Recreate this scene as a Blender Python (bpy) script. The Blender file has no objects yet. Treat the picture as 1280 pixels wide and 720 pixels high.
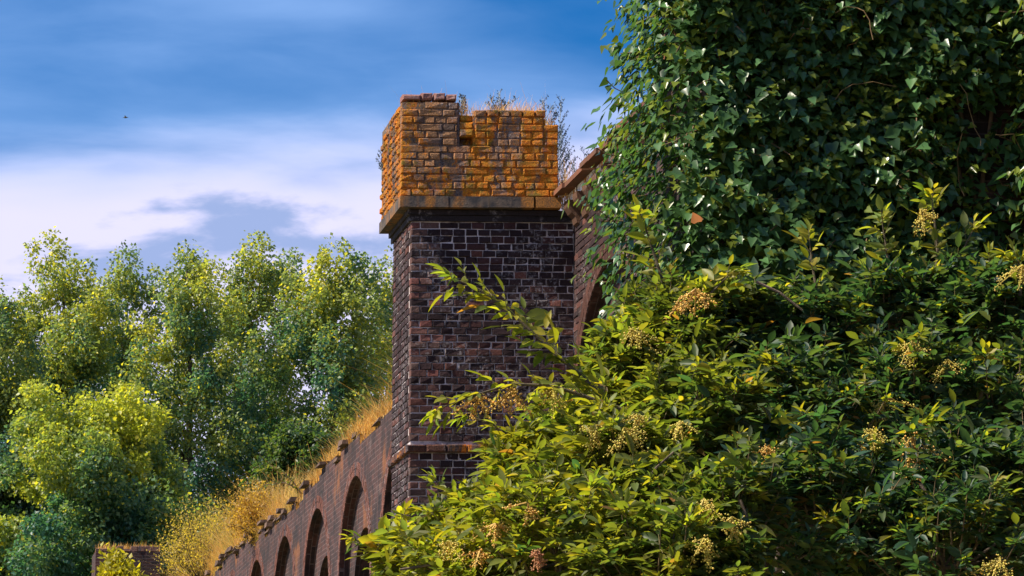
import bpy, bmesh, math, random
import numpy as np
from mathutils import Vector, Matrix

# ------------------------------------------------------------------ camera
R = math.radians
scene = bpy.context.scene
COL = scene.collection
EYE = 1.6
FPX = 4000.0                       # focal length in pixels of a 1280 wide picture
PITCH = math.atan(740.0 / FPX)
cam_d = bpy.data.cameras.new('camera')
cam_d.sensor_width = 36.0
cam_d.lens = 36.0 * FPX / 1280.0
cam_d.clip_end = 5000.0
cam = bpy.data.objects.new('camera', cam_d)
cam.location = (0, 0, EYE)
cam.rotation_euler = (math.pi / 2 + PITCH, 0, 0)
COL.objects.link(cam)
scene.camera = cam

# ------------------------------------------------------------------ light
SUN_EL, SUN_AZ = R(50), R(-103)     # azimuth clockwise from +Y (view direction): sun high on the left
TO_SUN = Vector((math.sin(SUN_AZ) * math.cos(SUN_EL), math.cos(SUN_AZ) * math.cos(SUN_EL), math.sin(SUN_EL)))
sun_d = bpy.data.lights.new('sun', 'SUN')
sun_d.energy = 3.4
sun_d.angle = R(2.5)
sun_d.color = (1.0, 0.90, 0.74)
sun = bpy.data.objects.new('sun', sun_d)
sun.rotation_euler = (-TO_SUN).to_track_quat('-Z', 'Y').to_euler()
COL.objects.link(sun)
scene.view_settings.view_transform = 'Standard'
scene.view_settings.look = 'None'
scene.view_settings.exposure = 1.35
scene.view_settings.gamma = 1.0

world = bpy.data.worlds.new('World')
scene.world = world
world.use_nodes = True


class NT:
    """small helper to write node trees"""
    def __init__(self, tree):
        self.t = tree
        tree.nodes.clear()

    def n(self, typ, **kw):
        nd = self.t.nodes.new(typ)
        for k, v in kw.items():
            if k.startswith('i_'):
                key = k[2:]
                sock = nd.inputs[int(key)] if key.isdigit() else nd.inputs[key.replace('_', ' ')]
                if isinstance(v, bpy.types.NodeSocket):
                    self.t.links.new(v, sock)
                else:
                    sock.default_value = v
            else:
                setattr(nd, k, v)
        return nd

    def math(self, op, a, b=None, clamp=False):
        nd = self.n('ShaderNodeMath', operation=op, use_clamp=clamp)
        for i, x in enumerate((a, b)):
            if x is None:
                continue
            if isinstance(x, bpy.types.NodeSocket):
                self.t.links.new(x, nd.inputs[i])
            else:
                nd.inputs[i].default_value = x
        return nd.outputs[0]

    def mix(self, fac, a, b, blend='MIX'):
        nd = self.n('ShaderNodeMix', data_type='RGBA', blend_type=blend)
        for sock, x in ((nd.inputs[0], fac), (nd.inputs[6], a), (nd.inputs[7], b)):
            if isinstance(x, bpy.types.NodeSocket):
                self.t.links.new(x, sock)
            else:
                if not isinstance(x, (int, float)) and len(x) == 3:
                    x = (*x, 1)
                sock.default_value = x
        return nd.outputs[2]

    def ramp(self, fac, lo, hi, smooth=True):
        nd = self.n('ShaderNodeMapRange', interpolation_type='SMOOTHSTEP' if smooth else 'LINEAR')
        self.t.links.new(fac, nd.inputs[0])
        nd.inputs[1].default_value = lo
        nd.inputs[2].default_value = hi
        return nd.outputs[0]

    def noise(self, vec, scale, detail=4.0, rough=0.55, dist=0.0):
        nd = self.n('ShaderNodeTexNoise', i_Scale=scale, i_Detail=detail, i_Roughness=rough, i_Distortion=dist)
        if vec is not None:
            self.t.links.new(vec, nd.inputs['Vector'])
        return nd.outputs['Fac']

    def mapping(self, vec, scale=(1, 1, 1), loc=(0, 0, 0), rot=(0, 0, 0)):
        nd = self.n('ShaderNodeMapping')
        self.t.links.new(vec, nd.inputs[0])
        nd.inputs['Scale'].default_value = scale
        nd.inputs['Location'].default_value = loc
        nd.inputs['Rotation'].default_value = rot
        return nd.outputs[0]


SKY1, SKY3 = (3.8, 5.2, 2.28), (4.4, 2.8, 1.28)


def make_sky():
    w = NT(world.node_tree)
    sky = w.n('ShaderNodeTexSky', sky_type='NISHITA', sun_disc=False)
    sky.sun_elevation = SUN_EL
    sky.sun_rotation = SUN_AZ
    sky.altitude = 100
    sky.air_density = 1.0
    sky.dust_density = 0.3
    sky.ozone_density = 3.0
    hs = w.n('ShaderNodeHueSaturation', i_Saturation=1.6, i_Value=0.54, i_Hue=0.512, i_Color=sky.outputs[0])
    gen = w.n('ShaderNodeTexCoord').outputs['Generated']
    sep = w.n('ShaderNodeSeparateXYZ')
    w.t.links.new(gen, sep.inputs[0])
    z = sep.outputs[2]
    # layers of soft flat cloud over the whole sky, closing to a pale bank towards the horizon
    v1 = w.mapping(gen, scale=(3.2, 3.2, 15.0), loc=SKY1, rot=(0, R(-3.0), 0))
    n1 = w.noise(v1, 1.0, 3.0, 0.45, 0.3)
    v2 = w.mapping(gen, scale=(12.0, 12.0, 48.0), loc=(3.1, 1.2, 0.0), rot=(0, R(2.0), 0))
    n2 = w.noise(v2, 1.0, 5.0, 0.5, 0.3)
    nn = w.math('ADD', w.math('MULTIPLY', n1, 0.72), w.math('MULTIPLY', n2, 0.28))
    nn = w.math('ADD', w.math('MULTIPLY', w.math('SUBTRACT', nn, 0.5), 2.2), 0.5)
    zt = w.math('ADD', w.math('SUBTRACT', z, w.math('MULTIPLY', sep.outputs[0], 0.07)), w.math('MULTIPLY', w.math('SUBTRACT', nn, 0.5), -0.03))
    bank = w.ramp(zt, 0.239, 0.210)
    cover = w.math('ADD', w.math('MULTIPLY', nn, 0.8), w.math('MULTIPLY', bank, 0.55))
    mask = w.ramp(cover, 0.12, 0.86)
    v3 = w.mapping(gen, scale=(7.5, 7.5, 26.0), loc=SKY3)
    n3 = w.noise(v3, 1.0, 7.0, 0.55, 0.15)
    grey = w.math('MULTIPLY', w.ramp(n3, 0.53, 0.61), w.ramp(z, 0.224, 0.206))
    ccol = w.mix(bank, (1.55, 2.65, 4.9), (4.15, 4.05, 5.5))
    ccol = w.mix(grey, ccol, (1.8, 2.35, 4.0))
    col = w.mix(mask, hs.outputs[0], ccol)
    bg = w.n('ShaderNodeBackground', i_Strength=0.080, i_Color=col)
    out = w.n('ShaderNodeOutputWorld')
    w.t.links.new(bg.outputs[0], out.inputs[0])


make_sky()

# ------------------------------------------------------------------ geometry helpers
CP, SP = math.cos(PITCH), math.sin(PITCH)


def ray(px, py):
    cx, cy = (px - 640) / FPX, (360 - py) / FPX
    return Vector((cx, CP - cy * SP, SP + cy * CP))


def at(px, py, Y):
    """the point seen at a pixel at ground distance Y"""
    d = ray(px, py)
    return Vector((0, 0, EYE)) + d * (Y / d.y)


def project(p):
    """points (N,3) -> px, py, depth"""
    p = np.asarray(p, float)
    x, y, z = p[:, 0], p[:, 1], p[:, 2] - EYE
    dep = y * CP + z * SP
    up = -y * SP + z * CP
    return 640 + FPX * x / dep, 360 - FPX * up / dep, dep


def pxm(Y):
    """pixels per metre at ground distance Y, at mid height"""
    return FPX / (Y * CP + Y * 0.17 * SP)


# plan of the viaduct: v runs along it away from the camera, u runs into it, the cross walls stand a little skew
WA, WB = R(10.99), R(2.6)
W0 = np.array([0.69, 35.0])
DV = np.array([-math.sin(WA), math.cos(WA)])
DU = np.array([math.cos(WB), math.sin(WB)])


def uvz(u, v, z):
    p = W0 + u * DU + v * DV
    return (p[0], p[1], z)


def uvz_arr(a):
    a = np.asarray(a, float)
    return np.concatenate([W0 + a[:, :1] * DU + a[:, 1:2] * DV, a[:, 2:3]], axis=1)


def wall_v(px):
    """v at which the wall face (u = 0) passes a picture column, roughly at 6 m above the eye"""
    lo, hi = -34.0, 200.0
    for _ in range(50):
        m = (lo + hi) / 2
        x = project([uvz(0, m, EYE + 6)])[0][0]
        if x > px:
            lo = m
        else:
            hi = m
    return lo


def z_at(py, v, u=0.0):
    """height at which a pixel row meets plan point (u, v)"""
    p = uvz(u, v, 0)
    cy = (360 - py) / FPX
    return EYE + p[1] * (SP + cy * CP) / (CP - cy * SP)


def link(o, parent=None, base=None):
    COL.objects.link(o)
    if parent is not None:
        o.parent = parent
        o.matrix_parent_inverse = parent_inv(parent)
    return o


_inv = {}


def parent_inv(p):
    if p.name not in _inv:
        loc = Vector((0, 0, 0))
        q = p
        m = Matrix.Identity(4)
        if p.parent is None:
            m = Matrix.Translation(p.location).inverted()
        else:
            m = Matrix.Translation(ROOTLOC[p.name]).inverted()
        _inv[p.name] = m
    return _inv[p.name]


ROOTLOC = {}


def tag(o, label=None, cat=None, group=None, kind=None):
    if label: o['label'] = label
    if cat: o['category'] = cat
    if group: o['group'] = group
    if kind: o['kind'] = kind
    return o


def thing(name, loc, label, cat, group=None):
    o = bpy.data.objects.new(name, None)
    o.empty_display_size = 0.2
    o.location = loc
    COL.objects.link(o)
    return tag(o, label, cat, group)


def mesh_np(name, verts, faces, mat, tint=None, uv=None, smooth=False):
    """verts (N,3), faces: array (M,k) or list of lists; tint (N,3) point colours; uv (N,2)"""
    me = bpy.data.meshes.new(name)
    verts = np.asarray(verts, np.float32)
    if isinstance(faces, np.ndarray):
        m, k = faces.shape
        me.vertices.add(len(verts)); me.vertices.foreach_set('co', verts.ravel())
        me.loops.add(m * k); me.loops.foreach_set('vertex_index', faces.astype(np.int32).ravel())
        me.polygons.add(m)
        me.polygons.foreach_set('loop_start', np.arange(0, m * k, k, dtype=np.int32))
        me.update(calc_edges=True)
    else:
        me.from_pydata(verts.tolist(), [], faces)
        me.update()
    if tint is not None:
        at_ = me.attributes.new('tint', 'FLOAT_COLOR', 'POINT')
        t = np.ones((len(verts), 4), np.float32)
        t[:, :3] = tint
        at_.data.foreach_set('color', t.ravel())
    if uv is not None:
        at_ = me.attributes.new('plan', 'FLOAT_VECTOR', 'POINT')
        t = np.zeros((len(verts), 3), np.float32)
        t[:, :2] = uv
        at_.data.foreach_set('vector', t.ravel())
    if smooth:
        me.polygons.foreach_set('use_smooth', np.ones(len(me.polygons), bool))
    me.materials.append(mat)
    return me


class MB:
    """collects pieces (verts, faces, tint, uv) into one mesh"""
    def __init__(self):
        self.v, self.f, self.t, self.u, self.n = [], [], [], [], 0

    def add(self, verts, faces, tint=(1, 1, 1), uv=None):
        self.v.extend(verts)
        self.f.extend([[i + self.n for i in f] for f in faces])
        self.t.extend([tint] * len(verts))
        self.u.extend(uv if uv is not None else [(0, 0)] * len(verts))
        self.n += len(verts)

    def box(self, u0, u1, v0, v1, z0, z1, tint=(1, 1, 1)):
        """box in plan coordinates, own verts per face so that the brick pattern fits each side"""
        def q(pts, uvs):
            self.add([uvz(*p) for p in pts], [[0, 1, 2, 3]], tint, uvs)
        q([(u0, v0, z0), (u1, v0, z0), (u1, v0, z1), (u0, v0, z1)], [(u0, z0), (u1, z0), (u1, z1), (u0, z1)])
        q([(u1, v1, z0), (u0, v1, z0), (u0, v1, z1), (u1, v1, z1)], [(u1, z0), (u0, z0), (u0, z1), (u1, z1)])
        q([(u0, v1, z0), (u0, v0, z0), (u0, v0, z1), (u0, v1, z1)], [(v1, z0), (v0, z0), (v0, z1), (v1, z1)])
        q([(u1, v0, z0), (u1, v1, z0), (u1, v1, z1), (u1, v0, z1)], [(v0, z0), (v1, z0), (v1, z1), (v0, z1)])
        q([(u0, v0, z1), (u1, v0, z1), (u1, v1, z1), (u0, v1, z1)], [(u0, v0), (u1, v0), (u1, v1), (u0, v1)])
        q([(u0, v1, z0), (u1, v1, z0), (u1, v0, z0), (u0, v0, z0)], [(u0, v1), (u1, v1), (u1, v0), (u0, v0)])

    def tube(self, pts, radii, sides=6, tint=(1, 1, 1)):
        pts = [Vector(p) for p in pts]
        rings = []
        for i, p in enumerate(pts):
            d = (pts[min(i + 1, len(pts) - 1)] - pts[max(i - 1, 0)])
            if d.length < 1e-6: d = Vector((0, 0, 1))
            d.normalize()
            a = d.cross(Vector((0.31, 0.2, 0.93)))
            if a.length < 1e-3: a = d.cross(Vector((1, 0, 0)))
            a.normalize(); b = d.cross(a)
            rings.append([tuple(p + (a * math.cos(2 * math.pi * k / sides) + b * math.sin(2 * math.pi * k / sides)) * radii[i]) for k in range(sides)])
        vs = [v for r in rings for v in r]
        fs = []
        for i in range(len(pts) - 1):
            for k in range(sides):
                k2 = (k + 1) % sides
                fs.append([i * sides + k, i * sides + k2, (i + 1) * sides + k2, (i + 1) * sides + k])
        fs.append(list(range(sides))[::-1])
        fs.append([(len(pts) - 1) * sides + k for k in range(sides)])
        self.add(vs, fs, tint)

    def mesh(self, name, mat, smooth=False):
        return mesh_np(name, np.array(self.v), self.f, mat, np.array(self.t), np.array(self.u), smooth)

    def obj(self, name, mat, parent=None, smooth=False, kind=None):
        o = bpy.data.objects.new(name, self.mesh(name, mat, smooth))
        link(o, parent)
        if kind: o['kind'] = kind
        return o


# ------------------------------------------------------------------ materials
def new_mat(name):
    m = bpy.data.materials.new(name)
    m.use_nodes = True
    return m, NT(m.node_tree)


def finish(t, bsdf, disp=None):
    out = t.n('ShaderNodeOutputMaterial')
    t.t.links.new(bsdf, out.inputs[0])


def tint_node(t):
    return t.n('ShaderNodeAttribute', attribute_name='tint').outputs['Color']


def leaf_mat(name, rough=0.4, trans=0.5, spec=0.5, tcol=(1.0, 1.0, 0.55), tgain=1.6):
    m, t = new_mat(name)
    tint = tint_node(t)
    pos = t.n('ShaderNodeNewGeometry').outputs['Position']
    nz = t.noise(pos, 30.0, 2.0)
    c = t.mix(t.math('MULTIPLY', nz, 0.5), tint, t.mix(1.0, tint, (0.55, 0.62, 0.5), 'MULTIPLY'))
    b = t.n('ShaderNodeBsdfPrincipled', i_Base_Color=c, i_Roughness=rough)
    b.inputs['Specular IOR Level'].default_value = spec
    tc = t.mix(1.0, c, tuple(x * tgain for x in tcol), 'MULTIPLY')
    tr = t.n('ShaderNodeBsdfTranslucent', i_Color=tc)
    mx = t.n('ShaderNodeMixShader', i_0=trans)
    t.t.links.new(b.outputs[0], mx.inputs[1])
    t.t.links.new(tr.outputs[0], mx.inputs[2])
    finish(t, mx.outputs[0])
    return m


def brick_piece_mat(name, lichen):
    """one brick: own tint, grain, soot, lime bloom; lichen 0..1 sets how much orange crust grows on it"""
    m, t = new_mat(name)
    tint = tint_node(t)
    pos = t.n('ShaderNodeNewGeometry').outputs['Position']
    fine = t.noise(pos, 60.0, 5.0, 0.65)
    mid = t.noise(pos, 14.0, 4.0, 0.6)
    c = t.mix(t.ramp(fine, 0.35, 0.75), tint, t.mix(1.0, tint, (1.9, 1.75, 1.65), 'MULTIPLY'))
    c = t.mix(t.ramp(mid, 0.55, 0.75), c, t.mix(1.0, c, (0.35, 0.36, 0.42), 'MULTIPLY'))
    # lime bloom
    bloom = t.math('MULTIPLY', t.ramp(t.noise(pos, 22.0, 6.0, 0.7), 0.50, 0.64), t.ramp(t.noise(t.mapping(pos, loc=(0.7, 0, 0.3)), 1.6, 4.0, 0.6), 0.45, 0.60))
    c = t.mix(t.math('MULTIPLY', bloom, 0.75), c, (0.30, 0.27, 0.28))
    if lichen > 0:
        st = t.mapping(pos, scale=(3.4, 3.4, 1.1), loc=(2.3, 0, 1.0))
        streak = t.noise(st, 1.0, 6.0, 0.62, 0.4)
        crust = t.noise(pos, 34.0, 5.0, 0.7)
        mask = t.math('ADD', t.math('MULTIPLY', streak, 1.0), t.math('MULTIPLY', crust, 0.45))
        sx = t.n('ShaderNodeSeparateXYZ'); t.t.links.new(pos, sx.inputs[0])
        mask = t.math('ADD', mask, t.math('MULTIPLY', t.math('ADD', sx.outputs[0], 0.4), 0.055))
        mask = t.ramp(mask, 0.785 - 0.13 * lichen, 0.90 - 0.13 * lichen)
        lcol = t.mix(t.ramp(mid, 0.3, 0.7), (0.72, 0.19, 0.007), (0.60, 0.27, 0.018))
        lcol = t.mix(t.ramp(fine, 0.38, 0.68), lcol, t.mix(1.0, lcol, (0.50, 0.42, 0.34), 'MULTIPLY'))
        lcol = t.mix(t.ramp(t.noise(pos, 7.0, 4.0), 0.50, 0.68), lcol, (0.20, 0.14, 0.02))
        c = t.mix(t.math('MULTIPLY', mask, 0.95), c, lcol)
        pits = t.ramp(t.noise(pos, 130.0, 3.0, 0.7), 0.52, 0.62)
        c = t.mix(t.math('MULTIPLY', pits, 0.7), c, t.mix(1.0, c, (0.22, 0.20, 0.22), 'MULTIPLY'))
        ds = t.mapping(pos, scale=(4.2, 4.2, 0.55), loc=(7.9, 0, 3.0))
        dark = t.ramp(t.noise(ds, 1.0, 5.0, 0.6, 0.3), 0.54, 0.64)
        c = t.mix(t.math('MULTIPLY', dark, 0.8), c, t.mix(t.ramp(fine, 0.4, 0.7), (0.035, 0.033, 0.042), (0.16, 0.14, 0.15)))
    b = t.n('ShaderNodeBsdfPrincipled', i_Base_Color=c, i_Roughness=0.9)
    b.inputs['Specular IOR Level'].default_value = 0.25
    h = t.math('ADD', fine, t.math('MULTIPLY', mid, 1.2))
    bp = t.n('ShaderNodeBump', i_Strength=0.9, i_Distance=0.022 if lichen else 0.006, i_Height=h)
    t.t.links.new(bp.outputs[0], b.inputs['Normal'])
    finish(t, b.outputs[0])
    return m


def mortar_mat(name, col, lichen=0.0):
    m, t = new_mat(name)
    pos = t.n('ShaderNodeNewGeometry').outputs['Position']
    a = t.noise(pos, 4.0, 5.0, 0.65)
    f = t.noise(pos, 50.0, 4.0, 0.65)
    c = t.mix(t.ramp(a, 0.44, 0.62), col, tuple(x * 0.16 for x in col))
    c = t.mix(t.ramp(f, 0.5, 0.75), c, tuple(x * 0.5 for x in col))
    if lichen:
        c = t.mix(t.ramp(t.noise(pos, 3.0, 5.0, 0.6), 0.45, 0.62), c, (0.30, 0.12, 0.01))
    b = t.n('ShaderNodeBsdfPrincipled', i_Base_Color=c, i_Roughness=0.95)
    bp = t.n('ShaderNodeBump', i_Strength=0.8, i_Distance=0.006, i_Height=f)
    t.t.links.new(bp.outputs[0], b.inputs['Normal'])
    finish(t, b.outputs[0])
    return m


def brick_wall_mat(name):
    """brickwork too far or too foreshortened to tell the bricks apart"""
    m, t = new_mat(name)
    uv = t.n('ShaderNodeAttribute', attribute_name='plan').outputs['Vector']
    pos = t.n('ShaderNodeNewGeometry').outputs['Position']
    br = t.n('ShaderNodeTexBrick', offset=0.5, offset_frequency=2, squash=1.0)
    t.t.links.new(uv, br.inputs['Vector'])
    br.inputs['Color1'].default_value = (0.024, 0.011, 0.011, 1)
    br.inputs['Color2'].default_value = (0.066, 0.022, 0.017, 1)
    br.inputs['Mortar'].default_value = (0.10, 0.068, 0.065, 1)
    br.inputs['Scale'].default_value = 1.0
    br.inputs['Mortar Size'].default_value = 0.007
    br.inputs['Mortar Smooth'].default_value = 0.2
    br.inputs['Bias'].default_value = -0.1
    br.inputs['Brick Width'].default_value = 0.23
    br.inputs['Row Height'].default_value = 0.08
    c = br.outputs['Color']
    big = t.noise(pos, 0.9, 5.0, 0.6)
    fine = t.noise(pos, 18.0, 5.0, 0.65)
    c = t.mix(t.ramp(big, 0.44, 0.60), c, t.mix(1.0, c, (0.32, 0.33, 0.38), 'MULTIPLY'))
    c = t.mix(t.ramp(fine, 0.3, 0.7), c, t.mix(1.0, c, (1.6, 1.5, 1.45), 'MULTIPLY'))
    sv = t.mapping(pos, scale=(6, 6, 0.6))
    st = t.noise(sv, 1.0, 4.0, 0.6)
    c = t.mix(t.math('MULTIPLY', t.ramp(st, 0.52, 0.66), 0.5), c, (0.10, 0.046, 0.040))
    c = t.mix(t.ramp(t.noise(pos, 3.4, 6.0, 0.65), 0.50, 0.66), c, t.mix(1.0, c, (0.40, 0.40, 0.46), 'MULTIPLY'))
    c = t.mix(t.math('MULTIPLY', t.ramp(t.noise(t.mapping(pos, loc=(9.0, 3.0, 5.0)), 2.2, 6.0, 0.7), 0.58, 0.70), 0.45), c, (0.19, 0.13, 0.12))
    rust = t.ramp(t.noise(t.mapping(pos, loc=(4.0, 1.0, 2.0)), 0.7, 5.0, 0.6), 0.55, 0.66)
    c = t.mix(t.math('MULTIPLY', rust, 0.5), c, (0.30, 0.10, 0.02))
    b = t.n('ShaderNodeBsdfPrincipled', i_Base_Color=c, i_Roughness=0.92)
    h = t.math('ADD', t.math('MULTIPLY', br.outputs['Fac'], -1.0), t.math('MULTIPLY', fine, 0.6))
    bp = t.n('ShaderNodeBump', i_Strength=0.8, i_Distance=0.010, i_Height=h)
    t.t.links.new(bp.outputs[0], b.inputs['Normal'])
    finish(t, b.outputs[0])
    return m


def simple_mat(name, col, var=0.5, scale=8.0, rough=0.9, bump=0.01, col2=None):
    m, t = new_mat(name)
    pos = t.n('ShaderNodeNewGeometry').outputs['Position']
    n = t.noise(pos, scale, 6.0, 0.62)
    c = t.mix(t.ramp(n, 0.35, 0.68), col, col2 if col2 else tuple(x * (1 - var) for x in col))
    c = t.mix(1.0, c, tint_node(t), 'MULTIPLY')
    b = t.n('ShaderNodeBsdfPrincipled', i_Base_Color=c, i_Roughness=rough)
    bp = t.n('ShaderNodeBump', i_Strength=0.8, i_Distance=bump, i_Height=n)
    t.t.links.new(bp.outputs[0], b.inputs['Normal'])
    finish(t, b.outputs[0])
    return m


M = {
    'brick': brick_piece_mat('sooty brick', 0.0),
    'brick_lichen': brick_piece_mat('lichen brick', 1.0),
    'brick_some': brick_piece_mat('brick with some lichen', 0.35),
    'mortar': mortar_mat('lime mortar', (0.60, 0.51, 0.50)),
    'mortar_cap': mortar_mat('dark mortar', (0.10, 0.08, 0.06), 1.0),
    'wall': brick_wall_mat('old brickwork'),
    'tile': simple_mat('red coping tile', (0.17, 0.055, 0.024), 0.7, 9.0, 0.85, 0.01, (0.12, 0.06, 0.035)),
    'stone': simple_mat('dark coping', (0.16, 0.10, 0.075), 0.6, 7.0, 0.95, 0.02),
    'soil': simple_mat('dry soil', (0.16, 0.11, 0.06), 0.5, 10.0, 1.0, 0.02),
    'ground': simple_mat('rough meadow', (0.11, 0.11, 0.04), 0.5, 0.8, 1.0, 0.05, (0.20, 0.16, 0.075)),
    'bark': simple_mat('bark', (0.11, 0.085, 0.065), 0.6, 12.0, 0.95, 0.02),
    'twig': simple_mat('twig', (0.22, 0.15, 0.10), 0.4, 25.0, 0.8, 0.004),
    'ivy': leaf_mat('ivy leaf', 0.30, 0.34, 0.42, (1.0, 1.0, 0.45), 1.7),
    'elder': leaf_mat('elder leaf', 0.46, 0.50, 0.38, (1.0, 0.98, 0.32), 2.1),
    'tree': leaf_mat('tree leaf', 0.42, 0.48, 0.4, (1.0, 1.0, 0.40), 1.9),
    'dry': leaf_mat('dry grass', 0.7, 0.45, 0.2, (1.0, 0.85, 0.5), 1.5),
    'berry': leaf_mat('seed heads', 0.55, 0.25, 0.35, (1.0, 0.8, 0.4), 1.4),
    'weed': leaf_mat('weed stalks', 0.6, 0.25, 0.3, (1, 1, 1), 1.0),
}

# ------------------------------------------------------------------ ground
mb = MB()
G = 3000.0
mb.add([(-G, -G, 0), (G, -G, 0), (G, G, 0), (-G, G, 0)], [[0, 1, 2, 3]])
tag(mb.obj('ground', M['ground']), 'rough green meadow ground around the viaduct', 'ground', kind='structure')

rng = random.Random(7)
nrg = np.random.default_rng(11)

# ------------------------------------------------------------------ viaduct wall with blind arches
Z_RIGHT = EYE + 7.42               # wall head under the coping on the near side
Z_LEFT = EYE + 7.0                 # broken head beyond the turret
ARCH_STEP, ARCH_R, ARCH_IN = 4.70, 1.75, 1.25
PEAK = EYE + 6.45
PEAK_IN = EYE + 5.62
V_ARCH0 = wall_v(443)              # crown of the first arch seen left of the turret
V_NEAR, V_FAR = -33.0, 70.0

viaduct = thing('viaduct', uvz(0, 0, 0), 'long sooty brick viaduct wall with tall blind arches, receding behind the turret', 'viaduct')


def z_head(v):
    if v < 1.3:
        return Z_RIGHT
    k = math.floor(v / 0.55)
    r = random.Random(k * 17 + 3)
    z = Z_LEFT + 0.08 * round(0.9 * math.sin(v * 0.37 + 1.0)) - 0.08 * r.choice([0, 0, 0, 1, 1, 2])
    return z


def build_wall():
    face = MB()
    n0 = math.ceil((V_NEAR - V_ARCH0) / ARCH_STEP)
    n1 = math.floor((V_FAR - V_ARCH0) / ARCH_STEP)
    cents = [V_ARCH0 + k * ARCH_STEP for k in range(n0, n1 + 1)]
    vs = set([V_NEAR, V_FAR])
    for c in cents:
        for r in (ARCH_R, ARCH_IN):
            for k in range(25):
                vs.add(round(c - r * math.cos(math.pi * k / 24), 5))
    v = V_NEAR
    while v < V_FAR:
        vs.add(round(v, 5)); v += 0.55
    vs = sorted(vs)

    def arch(v, r, peak):
        for c in cents:
            d = abs(v - c)
            if d <= r + 1e-6:
                return peak - r + math.sqrt(max(0, r * r - d * d))
        return None
    REC = 0.17

    def quad(pts, uvs):
        face.add([uvz(*p) for p in pts], [[0, 1, 2, 3]], (1, 1, 1), uvs)
    for a, b in zip(vs[:-1], vs[1:]):
        if b - a < 1e-4: continue
        mid = (a + b) / 2
        inside = arch(mid, ARCH_R, PEAK) is not None
        inside2 = arch(mid, ARCH_IN, PEAK_IN) is not None
        za = zb = 0.0
        zt = z_head(mid)
        if inside:
            za, zb = arch(a, ARCH_R, PEAK), arch(b, ARCH_R, PEAK)
            za = PEAK - ARCH_R if za is None else za
            zb = PEAK - ARCH_R if zb is None else zb
        quad([(0, b, zb), (0, a, za), (0, a, zt), (0, b, zt)], [(b, zb), (a, za), (a, zt), (b, zt)])
        quad([(0, b, zt), (0, a, zt), (5.0, a, zt), (5.0, b, zt)], [(b, 0), (a, 0), (a, 5), (b, 5)])
        if inside:
            quad([(0, a, za), (0, b, zb), (REC, b, zb), (REC, a, za)], [(a, 0), (b, 0), (b, REC), (a, REC)])
            ia = ib = 0.0
            if inside2:
                ia = arch(a, ARCH_IN, PEAK_IN) or PEAK_IN - ARCH_IN
                ib = arch(b, ARCH_IN, PEAK_IN) or PEAK_IN - ARCH_IN
                quad([(REC, a, ia), (REC, b, ib), (5.0, b, ib), (5.0, a, ia)], [(a, REC), (b, REC), (b, 5), (a, 5)])
            quad([(REC, b, ib), (REC, a, ia), (REC, a, za), (REC, b, zb)], [(b, ib), (a, ia), (a, za), (b, zb)])
        top5 = zt
        quad([(5.0, a, ia if inside2 else 0), (5.0, b, ib if inside2 else 0), (5.0, b, top5), (5.0, a, top5)],
             [(a, 0), (b, 0), (b, top5), (a, top5)])
    for c in cents:
        for s in (-1, 1):
            v = c + s * ARCH_R
            zz = PEAK - ARCH_R
            quad([(0, v, 0), (REC, v, 0), (REC, v, zz), (0, v, zz)], [(0, 0), (REC, 0), (REC, zz), (0, zz)])
            v = c + s * ARCH_IN
            zz = PEAK_IN - ARCH_IN
            quad([(REC, v, 0), (5, v, 0), (5, v, zz), (REC, v, zz)], [(REC, 0), (5, 0), (5, zz), (REC, zz)])
    for v in (V_NEAR, V_FAR):
        quad([(0, v, 0), (5, v, 0), (5, v, z_head(v)), (0, v, z_head(v))], [(0, 0), (5, 0), (5, 8), (0, 8)])
    face.obj('wall', M['wall'], viaduct)
    # steps in the broken head: risers
    # rings of header bricks round each arch
    for c in cents:
        if not (-8 < c < 50): continue
        ring = MB()
        nseg = 62
        for k in range(nseg):
            t0 = math.pi * (k + 0.06) / nseg
            t1 = math.pi * (k + 0.94) / nseg
            for r0, r1 in ((ARCH_R + 0.004, ARCH_R + 0.11), (ARCH_R + 0.122, ARCH_R + 0.228)):
                pr = 0.006 + 0.008 * rng.random()
                sh = rng.uniform(0.6, 1.3) * (0.45 if c < 5 else 1.0)
                tn = (0.13 * sh, 0.055 * sh, 0.042 * sh)
                pts = []
                for (r, t) in ((r0, t0), (r1, t0), (r1, t1), (r0, t1)):
                    pts.append((-pr, c - r * math.cos(t), PEAK - ARCH_R + r * math.sin(t)))
                for (r, t) in ((r0, t0), (r1, t0), (r1, t1), (r0, t1)):
                    pts.append((0.05, c - r * math.cos(t), PEAK - ARCH_R + r * math.sin(t)))
                ring.add([uvz(*p) for p in pts], [[0, 1, 2, 3], [0, 4, 5, 1], [1, 5, 6, 2], [2, 6, 7, 3], [3, 7, 4, 0]], tn)
        ring.obj('arch_ring', M['brick'] if c < 5 else M['brick_some'], viaduct)


build_wall()


def brick_tint(r, kind='soot'):
    if kind == 'soot':
        b = r.random()
        if b < 0.74: c = (0.022, 0.012, 0.014)
        elif b < 0.93: c = (0.042, 0.018, 0.018)
        else: c = (0.085, 0.034, 0.028)
    else:
        b = r.random()
        c = (0.24, 0.13, 0.065) if b < 0.5 else ((0.13, 0.085, 0.065) if b < 0.8 else (0.30, 0.15, 0.075))
    k = r.uniform(0.75, 1.25)
    return tuple(x * k for x in c)


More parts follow.
